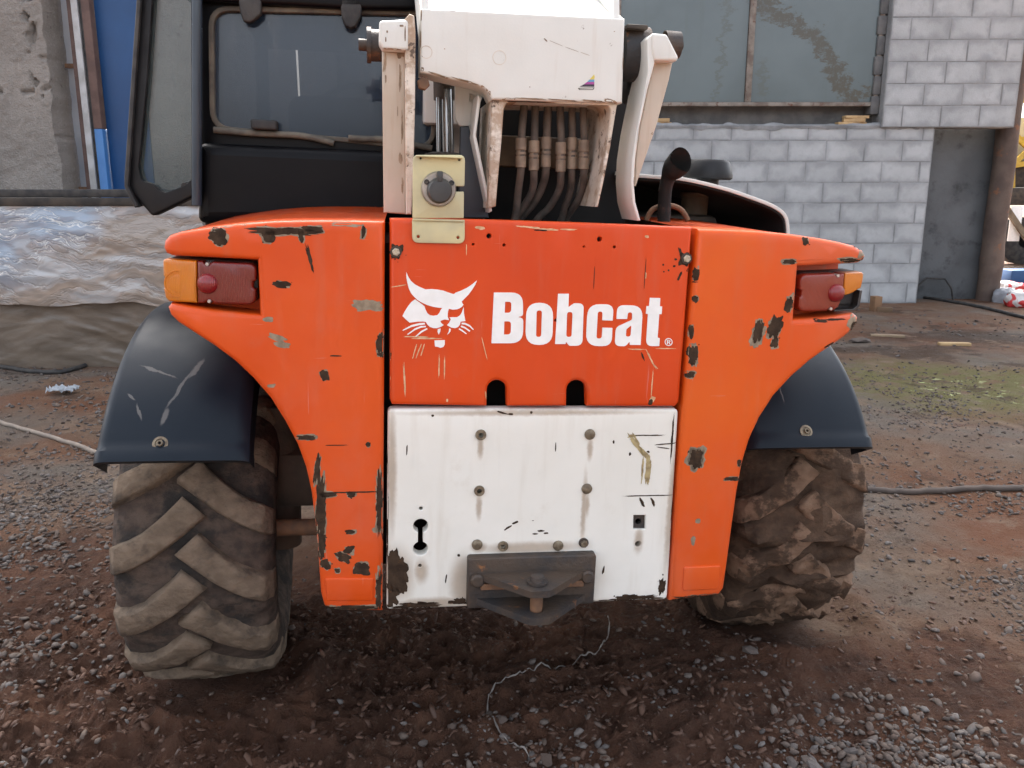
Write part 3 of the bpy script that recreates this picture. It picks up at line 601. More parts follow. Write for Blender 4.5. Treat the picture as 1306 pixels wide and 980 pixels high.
bbox('doorway_back_wall', (xr - .3, YB + .42, -.1), (xu1 + .15, YB + .6, zu + .3), m_plaster, bld)
bbox('doorway_reveal', (xr - .25, YB + .222, -.1), (xr - .02, YB + .42, zu), m_plaster, bld)
for k in range(9): bbox('bare_block', (xu0 - .10 + .012 * (k % 2), YB + .06, zu + .15 + k * .215), (xu0 - .002, YB + .25, zu + .15 + k * .215 + .2), m_darkblock, bld, .01)
bbox('back_wall', (-2.2, YB + .30, ztop - .2), (xu0 + .3, YB + .42, 4.4), m_darkblock, bld)
SHADE = math.tan(SUN_EL) / math.cos(SUN_AZ)          # unseen upper walls and roofs, raised to shade the yard below the boom top
HB = 1.66 + (YB - 1.95) * SHADE
bbox('upper_facade', (-2.3, YB - .02, 4.402), (xu1, YB + .4, HB - .2), m_mortar, bld, .01)
bbox('roof_slab', (-2.35, YB - .03, HB - .198), (xu1 + .05, YB + 6, HB), m_roof, bld, .01)
bbox('side_wall', (-2.2, YB + .43, -.1), (-2.0, YB + 6, HB - .2), m_mortar, bld)
# window: steel frame, two panes, mullion
YW = YB + .10; a = WP(795, 135, YW); b = WP(1116, 135, YW); wn = world_part(empty('window', (b.x, YW, b.z)), bld)
x0, x1, z0, z1 = -1.6, b.x + .01, WP(960, 136, YW).z, 4.1
def wpart(name, lo, hi, m, bev=.004):
    o = box(name, lo, hi, m, None, bev); o.parent = wn; o.matrix_parent_inverse = Matrix.Translation(-Vector((b.x, YW, b.z))); return o
wpart('frame_rail', (x0, YW - .03, z0), (x1, YW + .03, z0 + .045), m_steel); wpart('frame_stile', (x1 - .05, YW - .032, z0 + .047), (x1, YW + .03, z1), m_steel)
xm = WP(957, 60, YW).x; xm2 = xm - (x1 - xm) * 1.02
wpart('mullion', (xm - .035, YW - .034, z0 + .047), (xm + .035, YW + .03, z1), m_steel); wpart('mullion', (xm2 - .035, YW - .034, z0 + .047), (xm2 + .035, YW + .03, z1), m_steel)
for l, r_ in ((xm + .037, x1 - .052), (xm2 + .037, xm - .037), (x0, xm2 - .037)): wpart('pane', (l, YW - .004, z0 + .05), (r_, YW + .004, z1), m_winglass, 0)
# pine offcuts wedged under the window frame
for (u, v, n_) in ((1088, 157, 3), (838, 158, 2)):
    p = WP(u, v, YB); z = ztop + .002
    for k in range(n_):
        h_ = (.035, .04, .03)[k]; ww = (.17, .12, .14)[k]; dx = (0, .03, .05)[k]
        o = box('wood_wedge', (-ww, -.05, 0), (ww, .05, h_), m_wood, None, .003); o.location = (p.x + dx, YB + .07, z); o.rotation_euler = (0, 0, (.1, -.12, .05)[k]); z += h_ + .001
        nm = ('bottom', 'second', 'top')[k]
        tag(o, ('%s pine offcut of the three-piece wedge stack under the window corner' % nm) if n_ == 3 else ('%s pine offcut of the two-piece wedge stack beside the boom' % ('bottom', 'upper')[k]), 'offcut', 'wood wedges under the window')
# rusty steel column
pb = GP(1256, 386); m_pipe = simple('rusted brown pipe', (.075, .05, .04), (.12, .085, .065), 4, .75, bump=.4, bscale=40, bd=.01, spots=(6, (.20, .085, .04), .58, .7))
pp = [Vector((pb.x + .12, YB + .28, z)) for z in np.linspace(-.1, 4.35, 24)]
o = tube('steel_column', [(p.x + .006 * math.sin(p.z * 5), p.y, p.z) for p in pp], [.125 + .012 * (abs(p.z - .55) < .09) for p in pp], m_pipe, None, 24); tag(o, 'rusty brown round steel column at the doorway edge of the block building', 'column')

# ------------------------------------------------------------------ building on the left
t = newmat('rough old concrete'); f = t.noise(1.6, detail=9, rough=.7); f2 = t.noise(14, detail=8, rough=.75); pvs = t.scaled((1, 1, 1))
col = t.mix(t.ramp(f, .35, .65), (.31, .28, .25), (.25, .228, .205)); col = t.mix(t.ramp(f2, .6, .68), col, (.13, .115, .10)); col = t.mix(t.math('MULTIPLY', t.ramp(t.noise(30, detail=6), .5, .7), .5), col, (.36, .34, .315))
t.bump(t.math('ADD', f2, t.noise(60, detail=6)), .8, .03); m_conc = t.done(col, .93, spec=.15)
m_pale = simple('pale grey steel sheet', (.36, .37, .385), (.28, .29, .305), 2, .55, spots=(5, (.13, .10, .08), .66, .8))
m_blue = simple('blue painted sheet', (.004, .045, .14), (.005, .055, .17), 1.5, .5, spots=(12, (.012, .07, .17), .6, .8))
m_bluel = simple('light blue paint', (.035, .14, .36), (.05, .17, .4), 3, .5)
m_whitepaint = simple('dirty white paint', (.5, .5, .5), (.36, .35, .34), 6, .6); m_brownp = simple('brown primer', (.10, .06, .05), (.14, .085, .07), 8, .7)
YL = 9.0; lb = empty('concrete_building', (-6, YL, 0), 'old rough concrete building with a steel sheet bay and blue panel', 'building')
xl = WP(66, 130, YL).x
bm = bmesh.new(); nxx, nzz = 150, 240; X = np.linspace(-7.2, xl, nxx); Z = np.linspace(-.1, 4.6, nzz); gxx, gzz = np.meshgrid(X, Z); d = .02 * fbm(gxx * 3, gzz * 3, 4) + .02 * np.abs(fbm(gxx * 14, gzz * 14, 3))
crk = np.abs(gzz - (2.33 + .05 * fbm(gxx * 5, gxx * 0, 3) + .05 * (gxx - xl))); d = d + .05 * np.exp(-(crk / .02) ** 2) * (fbm(gxx * 9, gzz * 3 + 4, 2) > -.1)
crk2 = np.abs(gzz - (2.62 + .03 * fbm(gxx * 7, gxx * 0 + 3, 3))); d = d + .04 * np.exp(-(crk2 / .014) ** 2) * (fbm(gxx * 6, gzz * 2 + 9, 2) > .02)
void = np.exp(-((gxx - xl + .13) / .05) ** 2) * (fbm(gxx * 12, gzz * 10 + 2, 3) > .12) * (gzz > 2.1); d = d + .07 * void
edge = (gxx == X[-1]) * .05 * fbm(gzz * 8, gzz * 0, 4)
V = [[bm.verts.new((gxx[j, i] + edge[j, i], YL + d[j, i] + (.0), gzz[j, i])) for i in range(nxx)] for j in range(nzz)]
for j in range(nzz - 1):
    for i in range(nxx - 1): bm.faces.new((V[j][i], V[j][i + 1], V[j + 1][i + 1], V[j + 1][i]))
bk = [bm.verts.new((xl, YL + .6, Z[j])) for j in range(nzz)]
for j in range(nzz - 1): bm.faces.new((V[j][-1], bk[j], bk[j + 1], V[j + 1][-1]))
world_part(finish('concrete_wall', bm, m_conc, None, 60), lb)
xa = WP(58, 120, YL + .35).x; xb_ = WP(100, 120, YL + .35).x
bbox('steel_sheet', (xl - .2, YL + .40, -.1), (xb_ + .1, YL + .45, 4.5), m_pale, lb, .01)
for zz in (WP(80, 87, YL + .3).z, WP(85, 244, YL + .3).z, 3.6): bbox('tie_bar', (xl + .02, YL + .30, zz), (xb_ + .1, YL + .34, zz + .045), m_rust, lb, .006)
xf = xb_ + .09
bbox('frame_post', (xf - .06, YL + .24, -.1), (xf - .002, YL + .32, 4.5), m_brownp, lb, .006); bbox('frame_post', (xf, YL + .20, -.1), (xf + .07, YL + .30, 4.5), m_whitepaint, lb, .006)
bbox('frame_post', (xf + .072, YL + .22, -.1), (xf + .12, YL + .29, 4.5), m_rubber, lb, .004)
xg = xf + .123
bbox('painted_post', (xg, YL + .16, 1.95), (xg + .085, YL + .28, 4.5), m_brownp, lb, .006); bbox('painted_post', (xg, YL + .16, -.1), (xg + .085, YL + .28, 1.948), m_bluel, lb, .006)
xbl = WP(186, 120, YL + .25).x; bbox('blue_sheet', (xg + .09, YL + .25, -.1), (xbl, YL + .30, 4.5), m_blue, lb, .006)
bbox('inner_panel', (xbl + .004, YL + .26, -.1), (xg + 2.1, YL + .33, 4.5), m_conc, lb, .006)
HL = 1.66 + (YL - 1.95) * SHADE
bbox('upper_facade', (-9.6, YL - .02, 4.61), (xg + 2.3, YL + .35, HL - .2), m_conc, lb, .02); bbox('side_wing', (-9.6, YL + .1, -.1), (-7.22, YL + .4, 4.6), m_conc, lb, .02)
bbox('roof_slab', (-9.65, YL - .04, HL - .198), (xg + 2.35, YL + 5, HL), m_roof, lb, .01)
bbox('end_wall', (xg + 2.11, YL + .36, -.1), (xg + 2.3, YL + 5, HL - .2), m_conc, lb, .01)

# ------------------------------------------------------------------ film wrapped stack, steel beam
t = newmat('stretch film over boards')
dv = t.vmath('ADD', t.obj(), t.vmath('SCALE', t.vmath('SUBTRACT', t.noise(1.7, detail=4, col=True), (.5, .5, .5)), .5))
mp = t.new('ShaderNodeMapping'); mp.inputs['Scale'].default_value = (.55, .55, 3.4); mp.inputs['Rotation'].default_value = (0, R(4), 0); t.put(mp.inputs[0], dv); st_ = mp.outputs[0]
f = t.noise(1.6, st_, detail=6, rough=.62); big_ = t.noise(.9, t.vmath('ADD', t.obj(), (5, 0, 2)), detail=3)
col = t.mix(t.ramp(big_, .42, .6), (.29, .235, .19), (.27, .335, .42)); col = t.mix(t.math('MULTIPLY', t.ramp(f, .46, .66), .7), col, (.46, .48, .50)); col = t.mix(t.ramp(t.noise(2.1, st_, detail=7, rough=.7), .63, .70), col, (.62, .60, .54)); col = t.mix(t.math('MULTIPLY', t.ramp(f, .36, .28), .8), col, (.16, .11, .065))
r1 = t.math('ABSOLUTE', t.math('SUBTRACT', t.noise(3.2, st_, detail=5, rough=.6), .5)); col = t.mix(t.math('MULTIPLY', t.ramp(r1, .014, .0), t.ramp(big_, .4, .55)), col, (.70, .70, .67))  # pale streaks and crease lines paint the film's sheen into its colour
t.bump(t.math('SUBTRACT', t.math('MULTIPLY', t.noise(2.6, st_, detail=6, rough=.65), 1.2), t.ramp(r1, .05, .0)), .42, .018); t.bsdf.inputs['Coat Weight'].default_value = 1; t.bsdf.inputs['Coat Roughness'].default_value = .07; m_film = t.done(col, .3)
t = newmat('muddy brown film'); f = t.noise(2.5, t.scaled((1, 1, 3)), detail=8, rough=.65, dist=.6); col = t.mix(t.ramp(f, .35, .65), (.165, .125, .09), (.11, .082, .058)); col = t.mix(t.ramp(f, .68, .72), col, (.36, .33, .29))
t.bump(f, .35, .02); t.bsdf.inputs['Coat Weight'].default_value = .6; t.bsdf.inputs['Coat Roughness'].default_value = .25; m_film2 = t.done(col, .5)
ys = 6.45; xs1 = WP(262, 300, ys).x; zs1 = WP(100, 268, ys).z
st = empty('wrapped_stack', (-4, ys, 0), 'long board stack wrapped in torn shiny plastic film beside the machine', 'wrapped stack')
def film(name, z0, z1, y_, amp, m, seed, ov=0):
    nx_, nz_ = 260, 60; Xs = np.linspace(-7.5, xs1 + ov, nx_); Zs = np.linspace(0, 1, nz_); gX, gZ = np.meshgrid(Xs, Zs); top = z1 + (.012 if seed == 9 else .0) * fbm(gX * 1.5 + seed, gX * 0, 3); lo_ = z0 + (.0 if seed == 9 else .10) * fbm(gX * 1.6, gX * 0 + 5, 3) + (0 if seed == 9 else .035 * (gX + 3.2)); zz = lo_ + (top - lo_) * gZ
    wx_ = gX + .25 * fbm(gX * 1.3 + 2, zz * 2.2 + seed, 3); wz_ = zz + .22 * fbm(gX * .9 + 7, zz * 1.8 + seed, 3)
    dd = amp * 1.4 * fbm(wx_ * .8 + seed, wz_ * 4, 3) + amp * 1.5 * np.abs(fbm(wx_ * 1.6, wz_ * 7 + wx_ * 1.2, 3)) + amp * .9 * np.abs(fbm(wx_ * 4 + 3, wz_ * 9 - wx_ * 2.5, 4)); bm = bmesh.new()
    Vv = [[bm.verts.new((gX[j, i], y_ + dd[j, i], zz[j, i])) for i in range(nx_)] for j in range(nz_)]
    tp = [bm.verts.new((Xs[i], y_ + 1.2, z1)) for i in range(nx_)]; sd_ = [bm.verts.new((xs1 + ov, y_ + 1.2, zz[j, -1])) for j in range(nz_)]
    for j in range(nz_ - 1):
        for i in range(nx_ - 1): bm.faces.new((Vv[j][i], Vv[j][i + 1], Vv[j + 1][i + 1], Vv[j + 1][i]))
        bm.faces.new((Vv[j][-1], sd_[j], sd_[j + 1], Vv[j + 1][-1]))
    for i in range(nx_ - 1): bm.faces.new((Vv[-1][i], Vv[-1][i + 1], tp[i + 1], tp[i]))
    return world_part(finish(name, bm, m, None, 70), st)
film('upper_film', .52, zs1 + .034, ys - .05, .016, m_film, 3); film('lower_film', -.03, .68, ys + .02, .010, m_film2, 9, .02)
zb = zs1 + .035
sb = empty('steel_channel', (-4, ys, zb), 'dark steel channel lying along the top of the wrapped stack', 'steel channel')
for nm, a_, b_ in (('web', (-7.4, ys - .01, zb), (xs1 + .35, ys + .17, zb + .02)), ('lower_flange', (-7.4, ys - .06, zb - .005), (xs1 + .35, ys - .012, zb + .055)), ('upper_flange', (-7.4, ys - .02, zb + .057), (xs1 + .35, ys + .17, zb + .115))): world_part(box(nm, a_, b_, m_rubber if nm != 'lower_flange' else m_inner, None, .008), sb)

# ------------------------------------------------------------------ things lying about the site
def gz(x, y): return float(hgt(x, y))
def ground_line(pix, r, lift=0, n=8):
    P = [GP(*q_) for q_ in pix]; P = smoothline([(p.x, p.y) for p in P], n); return [(p.x, p.y, gz(p.x, p.y) + r * .8 + lift) for p in P]
m_dusthose = simple('dusty site hose', (.10, .075, .06), (.065, .05, .042), 6, .8, bump=.3, bscale=60)
tag(tube('site_hose', ground_line([(1040, 622), (1110, 628), (1180, 627), (1240, 625), (1300, 624), (1400, 615)], .014), .0145, m_dusthose, None, 10), 'dusty brown hose lying straight across gravel beside the clay caked tyre', 'hose')
tag(tube('cable', ground_line([(-60, 520), (0, 538), (50, 551), (115, 572), (200, 598)], .012), .0125, simple('pale dusty cable', (.27, .22, .175), (.2, .165, .135), 8, .85), None, 8), 'pale dusty cable crossing the gravel towards the cleaner left tyre', 'cable')
tag(tube('cable', ground_line([(1150, 378), (1175, 381), (1210, 387), (1250, 394), (1306, 407), (1380, 428)], .02), .019, m_rubber, None, 8), 'black cable running from the doorway past the steel column', 'cable')
tag(tube('cable', [(p[0], p[1], p[2] + .02) for p in ground_line([(-60, 464), (60, 463), (140, 461), (210, 462), (300, 466)], .02)], .018, m_rubber, None, 8), 'straight black cable along the foot of the wrapped stack', 'cable')
tag(tube('cable', ground_line([(-60, 460), (0, 468), (40, 474), (80, 473), (125, 462)], .02), .018, m_rubber, None, 8), 'sagging black cable looped in front of the wrapped stack', 'cable')
d0 = GP(1172, 384); dc = YB + .30
tag(tube('bent_conduit', [(xr + .12, dc, -.02), (xr + .14, dc, .18), (xr + .25, dc + .02, .27), (xr + .48, dc + .03, .26), (xr + .56, dc, .15), (xr + .6, dc, -.02)], .012, m_rubber, None, 8), 'thin bent black conduit standing in the doorway', 'conduit')
def plank(u, v, l, w_, h_, rz, label, m=m_wood):
    p = GP(u, v); o = box('timber_offcut', (-l / 2, -w_ / 2, 0), (l / 2, w_ / 2, h_), m, None, .004); o.location = (p.x, p.y, gz(p.x, p.y) - .004); o.rotation_euler = (0, 0, rz); return tag(o, label, 'offcut')
plank(1217, 440, .27, .06, .03, -.05, 'short pale pine offcut lying alone on bare ground'); plank(1132, 429, .3, .05, .025, -.2, 'thin dull plank lying behind the broken tail light', simple('weathered plank', (.3, .22, .14), (.22, .16, .1), 9, .8))
plank(1116, 397, .09, .1, .17, .2, 'upright brown timber block beside the block wall', simple('brown timber', (.22, .12, .06), (.16, .09, .05), 9, .8)); plank(1128, 398, .16, .06, .06, -.4, 'low brown timber scrap next to the upright block', simple('dark timber', (.15, .09, .05), (.11, .07, .04), 9, .8))
plank(1290, 937, .055, .008, .004, -.05, 'narrow grey wood splinter on the foreground gravel', m_dusthose)
p = GP(1096, 437); bm = stone_shape(31); o = finish('rock', bm, m_stone, None, 20); o.location = (p.x, p.y, gz(p.x, p.y) + .02); o.scale = (.14, .1, .09); tag(o, 'flat grey rock lying between fender and block wall', 'rock')
p = GP(222, 505); bm = bmesh.new(); n_ = 10
V = [[bm.verts.new(((i / n_ - .5) * .2, (j / n_ - .5) * .12, .03 * abs(math.sin(i * 1.7 + j)) + random.uniform(0, .02))) for i in range(n_)] for j in range(n_)]
for j in range(n_ - 1):
    for i in range(n_ - 1): bm.faces.new((V[j][i], V[j][i + 1], V[j + 1][i + 1], V[j + 1][i]))
bmesh.ops.solidify(bm, geom=bm.faces[:], thickness=.002); o = finish('paper_scrap', bm, simple('bluish white paper', (.6, .64, .68), (.5, .53, .57), 9, .7), None, 0); p = GP(84, 506); o.location = (p.x, p.y, gz(p.x, p.y) + .004); tag(o, 'crumpled bluish white paper scrap on the gravel', 'scrap')
m_str = simple('frayed white string', (.24, .215, .195), (.15, .13, .115), 30, .8)
tag(tube('string', ground_line([(775, 790), (777, 806), (772, 822), (762, 838), (740, 850), (715, 856), (690, 862), (660, 872), (632, 884), (622, 898), (626, 920), (640, 945), (665, 960), (690, 972)], .0018, .004, 10), [.0020 + .0010 * math.sin(k * .9) * math.sin(k * .37) for k in range(131)], m_str, None, 6), 'thin frayed white string trailing over mud below the hitch', 'string')
# sacks by the column
def sack(name, u, v, s, m, label, rz, band=None):
    p = GP(u, v); bm = bmesh.new(); bmesh.ops.create_icosphere(bm, subdivisions=4, radius=1)
    for q_ in bm.verts:
        c = q_.co.copy(); k = 1 + .16 * float(fbm(np.array(c.x * 2.1 + u), np.array(c.y * 2.1 + c.z * 1.7 + v), 3)) * 2
        c = Vector((math.copysign(abs(c.x) ** .7, c.x), math.copysign(abs(c.y) ** .7, c.y), max(c.z, -.55) ** 1 if c.z > 0 else max(c.z, -.55)))
        q_.co = Vector((c.x * s[0] * k, c.y * s[1] * k, c.z * s[2] * k))
    o = finish(name, bm, m, None, 60); o.location = (p.x, p.y, gz(p.x, p.y) + s[2] * .5); o.rotation_euler = (0, 0, rz); return tag(o, label, 'sack', 'sacks heaped by the steel column')
def sackmat(name, base, c2, sc, lo, hi):
    t = newmat(name); f = t.ramp(t.noise(sc, detail=2, dist=.8), lo, hi); col = t.mix(f, base, c2); t.bump(t.noise(9, detail=6, dist=1), .6, .03); return t.done(col, .5)
m_sr = sackmat('red printed sack', (.62, .60, .58), (.50, .03, .03), 5, .5, .53); m_sg = sackmat('grey sack', (.20, .21, .23), (.28, .29, .31), 3, .4, .6)
sack('cement_sack', 1283, 374, (.22, .16, .10), m_sr, 'white sack with red print heaped behind the grey sack', .3); sack('cement_sack', 1279, 386, (.13, .12, .12), m_sg, 'grey sack slumped in front of the printed sacks', .8); sack('cement_sack', 1300, 392, (.15, .12, .12), m_sr, 'red and white sack lying beside the grey sack', -.5)
p = GP(1304, 366); tag(box('blue_crate', (p.x - .12, p.y + .1, -.02), (p.x + .3, p.y + .4, .22), m_blue, None, .02), 'small blue crate behind the red and white sacks', 'crate')
# yellow machine far behind the column
m_yel = simple('dull yellow paint', (.55, .36, .03), (.40, .26, .03), 2, .5, spots=(7, (.2, .13, .04), .6, .75))
YF = 15.0; ym = empty('yellow_machine', (WP(1295, 300, YF).x, YF, 0), 'yellow lattice machine on a dark chassis behind the steel column', 'machinery')
def fp(name, u0, v0, u1, v1, dy, dep, m):
    a_ = WP(u0, v1, YF + dy); b_ = WP(u1, v0, YF + dy); return world_part(box(name, (a_.x, YF + dy, a_.z), (b_.x, YF + dy + dep, b_.z), m, None, .01), ym)
fp('chassis', 1262, 240, 1420, 262, 0, 1.6, m_inner); fp('cab_panel', 1266, 150, 1420, 205, .5, .6, m_pale); fp('upper_body', 1262, 205, 1420, 239, .2, 1.0, m_inner); fp('white_board', 1285, 263, 1306, 308, -.15, .03, m_decal)
for (u0, v0, u1, v1) in ((1270, 230, 1330, 175), (1270, 150, 1340, 215), (1262, 128, 1420, 128), (1262, 180, 1420, 172), (1290, 90, 1290, 240), (1325, 60, 1325, 240), (1270, 215, 1420, 190), (1280, 100, 1340, 160)):
    a_ = WP(u0, v0, YF + .1); b_ = WP(u1, v1, YF + .1); world_part(tube('lattice_bar', [a_, b_], .06, m_yel, None, 4, True, 0), ym)
a_ = WP(1283, 265, YF - .2); b_ = WP(1330, 335, YF - .2); world_part(tube('support_strut', [a_, b_], .06, simple('muddy strut', (.2, .16, .11), (.13, .1, .07), 8, .8), None, 4, True, 0), ym)
for u in (1300, 1400):
    c = WP(u, 318, YF + .6); c.z = .42; o = lathe('wheel', [(-.15, .12), (-.16, .3), (-.12, .42), (.12, .42), (.16, .3), (.15, .12), (.15, 0)], c, (0, 1, 0), m_rubber, None, 24); world_part(o, ym)

# ------------------------------------------------------------------ the telehandler (built in its own frame: x right, y forward, z up)
TH = empty('telehandler', MC, 'orange and white telescopic loader with black cab seen from behind', 'telehandler'); TH.rotation_euler = MR.to_euler()
bendf = lambda c: (c.x, c.y + 1.1 * max(0, abs(c.x) - .60) ** 2, c.z)
L_top = [(491, 282), (450, 281.5), (400, 281), (350, 282), (300, 286), (255, 292), (225, 297), (210, 302), (203, 309), (201.5, 318), (205, 325), (213, 328)]
L_bot = [(212, 390), (207, 396), (211, 406), (222, 415), (242, 426), (270, 442), (298, 461), (322, 483), (344, 508), (363, 538), (379, 568), (390, 598), (397, 630), (402, 670), (406, 715), (409, 758), (413, 774), (421, 780)]
outL = M2(L_top + [(270, 329.5), (328, 332), (331, 402), (270, 397)] + L_bot + [(488, 781), (489, 640), (490, 460)])
cowlL = slab('rear_cowl', outL, 0, .14, .013, m_orL, TH, (), .03, bendf)
R_top = [(890, 292), (930, 293), (970, 295), (1010, 299), (1045, 304), (1075, 309.5), (1098, 315), (1111, 321), (1116, 328), (1113, 334), (1104, 337)]
R_bot = [(1098, 402), (1106, 407), (1105, 416), (1097, 425), (1082, 434), (1058, 447), (1034, 462), (1010, 482), (988, 506), (970, 534), (957, 562), (948, 592), (941, 630), (934, 680), (928, 725), (924, 752), (918, 760)]
outR = M2(R_top + [(1060, 338.5), (1019, 340), (1013.5, 408), (1055, 406)] + R_bot + [(854, 768), (862, 640), (871, 520), (880, 400)])
cowlR = slab('rear_cowl', outR, 0, .14, .013, m_orR, TH, (), .03, bendf)
m_chip = simple('bare rusty steel', (.062, .040, .026), (.034, .022, .015), 40, .9, bump=.5, bscale=150, bd=.002, spots=(60, (.10, .05, .024), .6, .72), spec=.12); m_tan = simple('exposed tan primer', (.30, .235, .16), (.2, .15, .1), 60, .75); m_cream = simple('cream scratch', (.72, .48, .28), (.55, .3, .15), 60, .7)
flakes('exposed_primer', cowlL, tanL + [c_ for c_ in chipsL if min(c_[1][0], c_[1][2]) > .004], m_tan, .0003, .22, .0012); flakes('paint_chip', cowlL, chipsL, m_chip, .0006, .3, 0, 2)
flakes('exposed_primer', cowlR, tanR + [c_ for c_ in chipsR if min(c_[1][0], c_[1][2]) > .004], m_tan, .0003, .22, .0012); flakes('paint_chip', cowlR, chipsR, m_chip, .0006, .3, 0, 2)
# raised foot pads at the cowl bottoms
for pts, par, m in (([(414, 737), (476, 737), (476, 766), (418, 766)], cowlL, m_orL), ([(872, 723), (919, 721), (915, 751), (870, 753)], cowlR, m_orR)):
    slab('foot_pad', fillet([(x, z, .006) for x, z in M2(pts)], 3), -.004, .001, .003, m, par)
# recess plates behind the tail lights
slab('light_recess', M2([(206, 322), (335, 325), (338, 408), (208, 398)]), .075, .10, .002, m_or, cowlL, bend=bendf)
slab('light_recess', M2([(1012, 334), (1098, 333), (1096, 405), (1008, 412)]), .075, .10, .002, m_or, cowlR, bend=bendf)
# hood tops reaching forward from the cowls
def hood(name, top, depth, rise, inset, par):
    pts = [MP(u, v, 0) for u, v in top]; bm = bmesh.new(); rows = []
    for k in range(9):
        s = k / 8; y = .10 + (depth - .10) * s; row = []
        for p in pts: q_ = bendf(Vector((p.x * (1 - inset * s), y, p.z - .0025 + rise * s ** .8))); row.append(bm.verts.new(q_))
        rows.append(row)
    for a_, b_ in zip(rows, rows[1:]):
        for i in range(len(pts) - 1): bm.faces.new((a_[i], a_[i + 1], b_[i + 1], b_[i]))
    bmesh.ops.solidify(bm, geom=bm.faces[:], thickness=.004); return finish(name, bm, m_or, par, 50)
hood('hood_top', L_top[:9], .56, .02, .04, cowlL); hood('hood_top', R_top[:8], .60, .012, .02, cowlR); 
# centre panel
def S6(l): return [(480 + x / 3.11, 270 + y / 3.11) for x, y in l]
pan = M2([(497, 278.5), (560, 279), (640, 281), (720, 283.5), (800, 286.5), (884, 290)]) [::-1]
slots = []
for c, hw in ((634, 12.5), (736, 12.5)):
    slots.append([(c - hw - .5, 519), (c - hw, 498)] + [(c + hw * math.cos(R(180 - a)), 498 - 12 * math.sin(R(180 - a))) for a in range(20, 161, 20)] + [(c + hw, 498), (c + hw + .5, 519)])
bot = M2([(497, 510), (500, 517), (560, 518)] + slots[0] + slots[1] + [(800, 519.5), (862, 519.5), (867, 514)])
hl = []
for u, v, r in ((623.7, 301.5, 3), (765, 305.5, 3), (603.5, 312, 1.4), (643, 313, 1.7), (784, 315.5, 1.7), (709, 409, 1.8), (745, 315, 1.3)):
    p = MP(u, v); hl.append(circle(p.x, p.z, r / 560, 12))
centre = slab('rear_panel', pan + bot, .002, .03, .009, m_orC, TH, hl, .06)
p1 = M2([(497, 281), (884, 293)]); box('panel_top_flange', (p1[0][0], .025, min(p1[0][1], p1[1][1]) - .012), (p1[1][0], .16, (p1[0][1] + p1[1][1]) / 2 - .008), m_or, centre, .004)
# lower white panel
wp = fillet([(x, z, .012) for x, z in M2([(494.5, 522.5), (866.5, 522.5), (852, 766.5), (492.5, 779.5)])], 4)
def c8(x, y): p = MP(480 + x / 3.11, 500 + y / 3.11); return p.x, p.z
k8 = 1 / 3.11 / 560
a_, b_ = c8(176, 535), c8(175, 625); rr_ = 30 * k8; key = []
for an in range(-70, 251, 20): key.append((a_[0] + rr_ * math.cos(R(an)), a_[1] + rr_ * math.sin(R(an))))
for an in range(110, 431, 20): key.append((b_[0] + rr_ * math.cos(R(an)), b_[1] + rr_ * math.sin(R(an))))
hw_ = [key]
for x, y, r in ((177, 466, 8), (173, 693, 7), (1040, 607, 13), (503, 614, 9), (415, 172, 10), (409, 394, 11)): c = c8(x, y); hw_.append(circle(c[0], c[1], r * k8, 14))
sq = [c8(1022, 492), c8(1070, 492), c8(1069, 548), c8(1021, 548)]; hw_.append(sq)
white = slab('lower_panel', wp, .004, .035, .008, m_white_panel, TH, hw_, .05)
c = c8(1045, 520); slab('square_nut', [(c[0] - .02, c[1] - .022), (c[0] + .02, c[1] - .022), (c[0] + .02, c[1] + .022), (c[0] - .02, c[1] + .022)], .012, .03, .001, m_hitch, white, [circle(c[0], c[1] - .001, 13 * k8, 14)])
box('dark_backing_box', (-.36, .16, .42), (.36, .6, 1.22), m_hole, TH, .01)  # added black box so that the panel holes read dark
flakes('paint_chip', centre, chipsC, m_chip, .0006, .35, 0, 2); flakes('scratch', centre, creamC, m_cream, .0004, .4)
flakes('paint_chip', white, chipsW, m_chip, .0006, .35, 0, 2); flakes('scratch', white, scrW, simple('ochre gouge', (.45, .36, .18), (.2, .14, .07), 40, .7), .0009, .3)
# bolts
def domed(x, z, r, y, m, par, name='bolt', h=.006): return lathe(name, [(.004, r * 1.0), (-h * .5, r), (-h, r * .75), (-h * 1.15, 0)], (x, y, z), (0, 1, 0), m, par, 16)
def hexb(x, z, r, y, m, par, name='bolt', h=.012):
    bm = bmesh.new(); tube_bm(bm, [(x, y - h, z), (x, y + .003, z)], r, 6); bmesh.ops.bevel(bm, geom=[e for e in bm.edges if e.verts[0].co.y < y - h + 1e-5 and e.verts[1].co.y < y - h + 1e-5], offset=.0015, segments=1, affect='EDGES'); return finish(name, bm, m, par, 20)
def washer(x, z, ro, ri, y, m, par, name='washer', h=.005): return lathe(name, [(.002, ro), (-h, ro * .95), (-h, ri), (.008, ri)], (x, y, z), (0, 1, 0), m, par, 20)
for (u, v) in ((505, 321.5), (875.5, 330)): p = MP(u, v); washer(p.x, p.z, .0125, .007, .002, m_inner, centre); hexb(p.x, p.z, .0085, .001, m_boltw, centre, h=.008)
for x, y, k in ((415, 172, 'w'), (848, 170, 'd'), (409, 394, 'w'), (836, 386, 'd'), (400, 608, 'd'), (503, 614, 'w'), (722, 612, 'd'), (823, 600, 'h')):
    c = c8(x, y)
    if k == 'w': washer(c[0], c[1], 22 * k8, 10 * k8, .004, m_bolt, white)
    elif k == 'd': domed(c[0], c[1], 22 * k8, .004, m_bolt, white)
    else: washer(c[0], c[1], 21 * k8, 8 * k8, .004, m_hitch, white); hexb(c[0], c[1], 15 * k8, .002, m_bolt, white)
